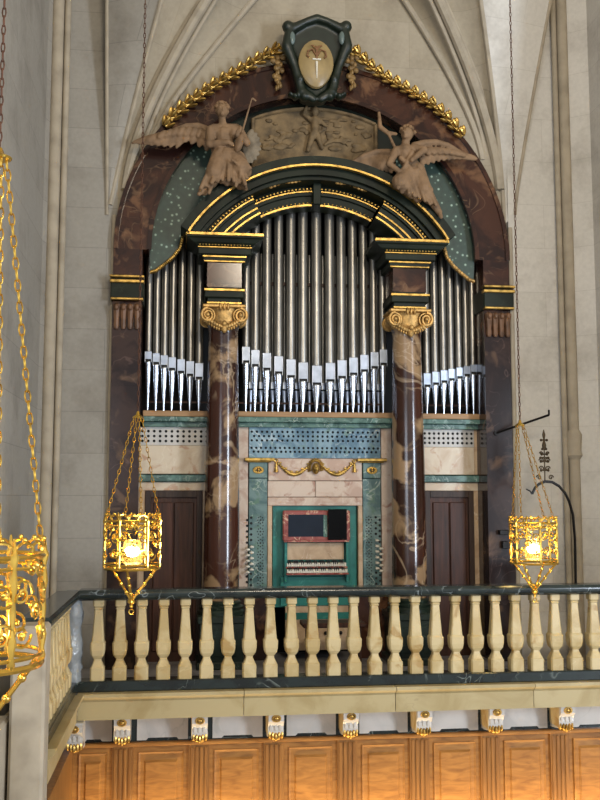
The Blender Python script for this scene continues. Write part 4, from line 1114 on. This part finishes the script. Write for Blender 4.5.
m.lathe([(.02, .36), (.026, .4), (.01, .46)], b, 8)
m.build('finial', plain('bronze_finial', '#40321c', .45, .6), ic, True)
m = MB(); p = at(503, 533, AY); m.box(p.x-.06, p.x+.06, AY-.07, AY, p.z-.02, p.z+.035, .005)
wf = m.build('wall_box', 'iron'); tag(wf, 'small black junction box on the right marble pilaster, upper of two', 'box', 'black boxes on the pilaster')
m = MB(); p = at(504, 545, AY); m.box(p.x-.035, p.x+.035, AY-.06, AY, p.z-.04, p.z+.045, .005)
tag(m.build('wall_box', 'iron'), 'small black junction box on the right marble pilaster, lower of two', 'box', 'black boxes on the pilaster')

# organ bench behind the balustrade
bn = empty('organ_bench', (.2, -.75, 0), 'dark wooden organ bench in front of the keyboards, seen between the balusters', 'bench')
m = MB(); m.box(-.28, .42, -.95, -.6, .48, .53, .01); m.build('seat', 'dwood', bn)
for x in (-.22, .33):
    m = MB(); m.box(x, x+.04, -.92, -.63, 0, .48, .005); m.build('leg', 'dwood', bn)

# ================================================================== LIGHT
w = bpy.data.worlds.new('world'); scene.world = w; w.use_nodes = True; nt = w.node_tree
bg = nt.nodes['Background']; tc = nt.nodes.new('ShaderNodeTexCoord'); sp = nt.nodes.new('ShaderNodeSeparateXYZ'); nt.links.new(tc.outputs['Generated'], sp.inputs[0])
cr = nt.nodes.new('ShaderNodeValToRGB'); e = cr.color_ramp.elements
mr = nt.nodes.new('ShaderNodeMapRange'); mr.inputs['From Min'].default_value = -1; mr.inputs['From Max'].default_value = 1; nt.links.new(sp.outputs['Z'], mr.inputs['Value'])
e[0].position = 0; e[0].color = (.10, .085, .07, 1); e[1].position = 1; e[1].color = (.30, .25, .18, 1)
for p, c in ((.42, (.35, .34, .33, 1)), (.5, (.55, .58, .62, 1)), (.56, (.42, .43, .44, 1)), (.68, (.30, .26, .20, 1))):
    x = e.new(p); x.color = c
nt.links.new(mr.outputs[0], cr.inputs[0]); nt.links.new(cr.outputs[0], bg.inputs['Color']); bg.inputs['Strength'].default_value = .9

def area(name, loc, target, sx, sy, energy, col):
    ld = bpy.data.lights.new(name, 'AREA'); ld.shape = 'RECTANGLE'; ld.size = sx; ld.size_y = sy; ld.energy = energy; ld.color = col
    o = bpy.data.objects.new(name, ld); COL.objects.link(o); o.location = loc
    d = Vector(target)-Vector(loc); o.rotation_euler = d.to_track_quat('-Z', 'Y').to_euler(); return o
area('nave_window_right', (8.5, -13, 2.2), (0, 0, 1.6), 1.8, 5.0, 700, (.76, .86, 1))
area('nave_window_left', (-6.5, -16, 3.0), (0, 0, 1.2), 5.0, 3.5, 230, (.78, .87, 1))
area('warm_upper_fill', (1.0, -14, 8.0), (0, 0, 5.5), 2.5, 1.2, 330, (1, .86, .66))  # unseen warm fill added to brighten the upper walls and vault
area('stall_strip_lamp', (.3, -2.02, -1.42), (.3, -1.80, -.9), 5.8, .05, 34, (1, .70, .34))

vs = scene.view_settings; vs.view_transform = 'Standard'; vs.look = 'None'; vs.gamma = 1; vs.use_curve_mapping = False; vs.exposure = .9
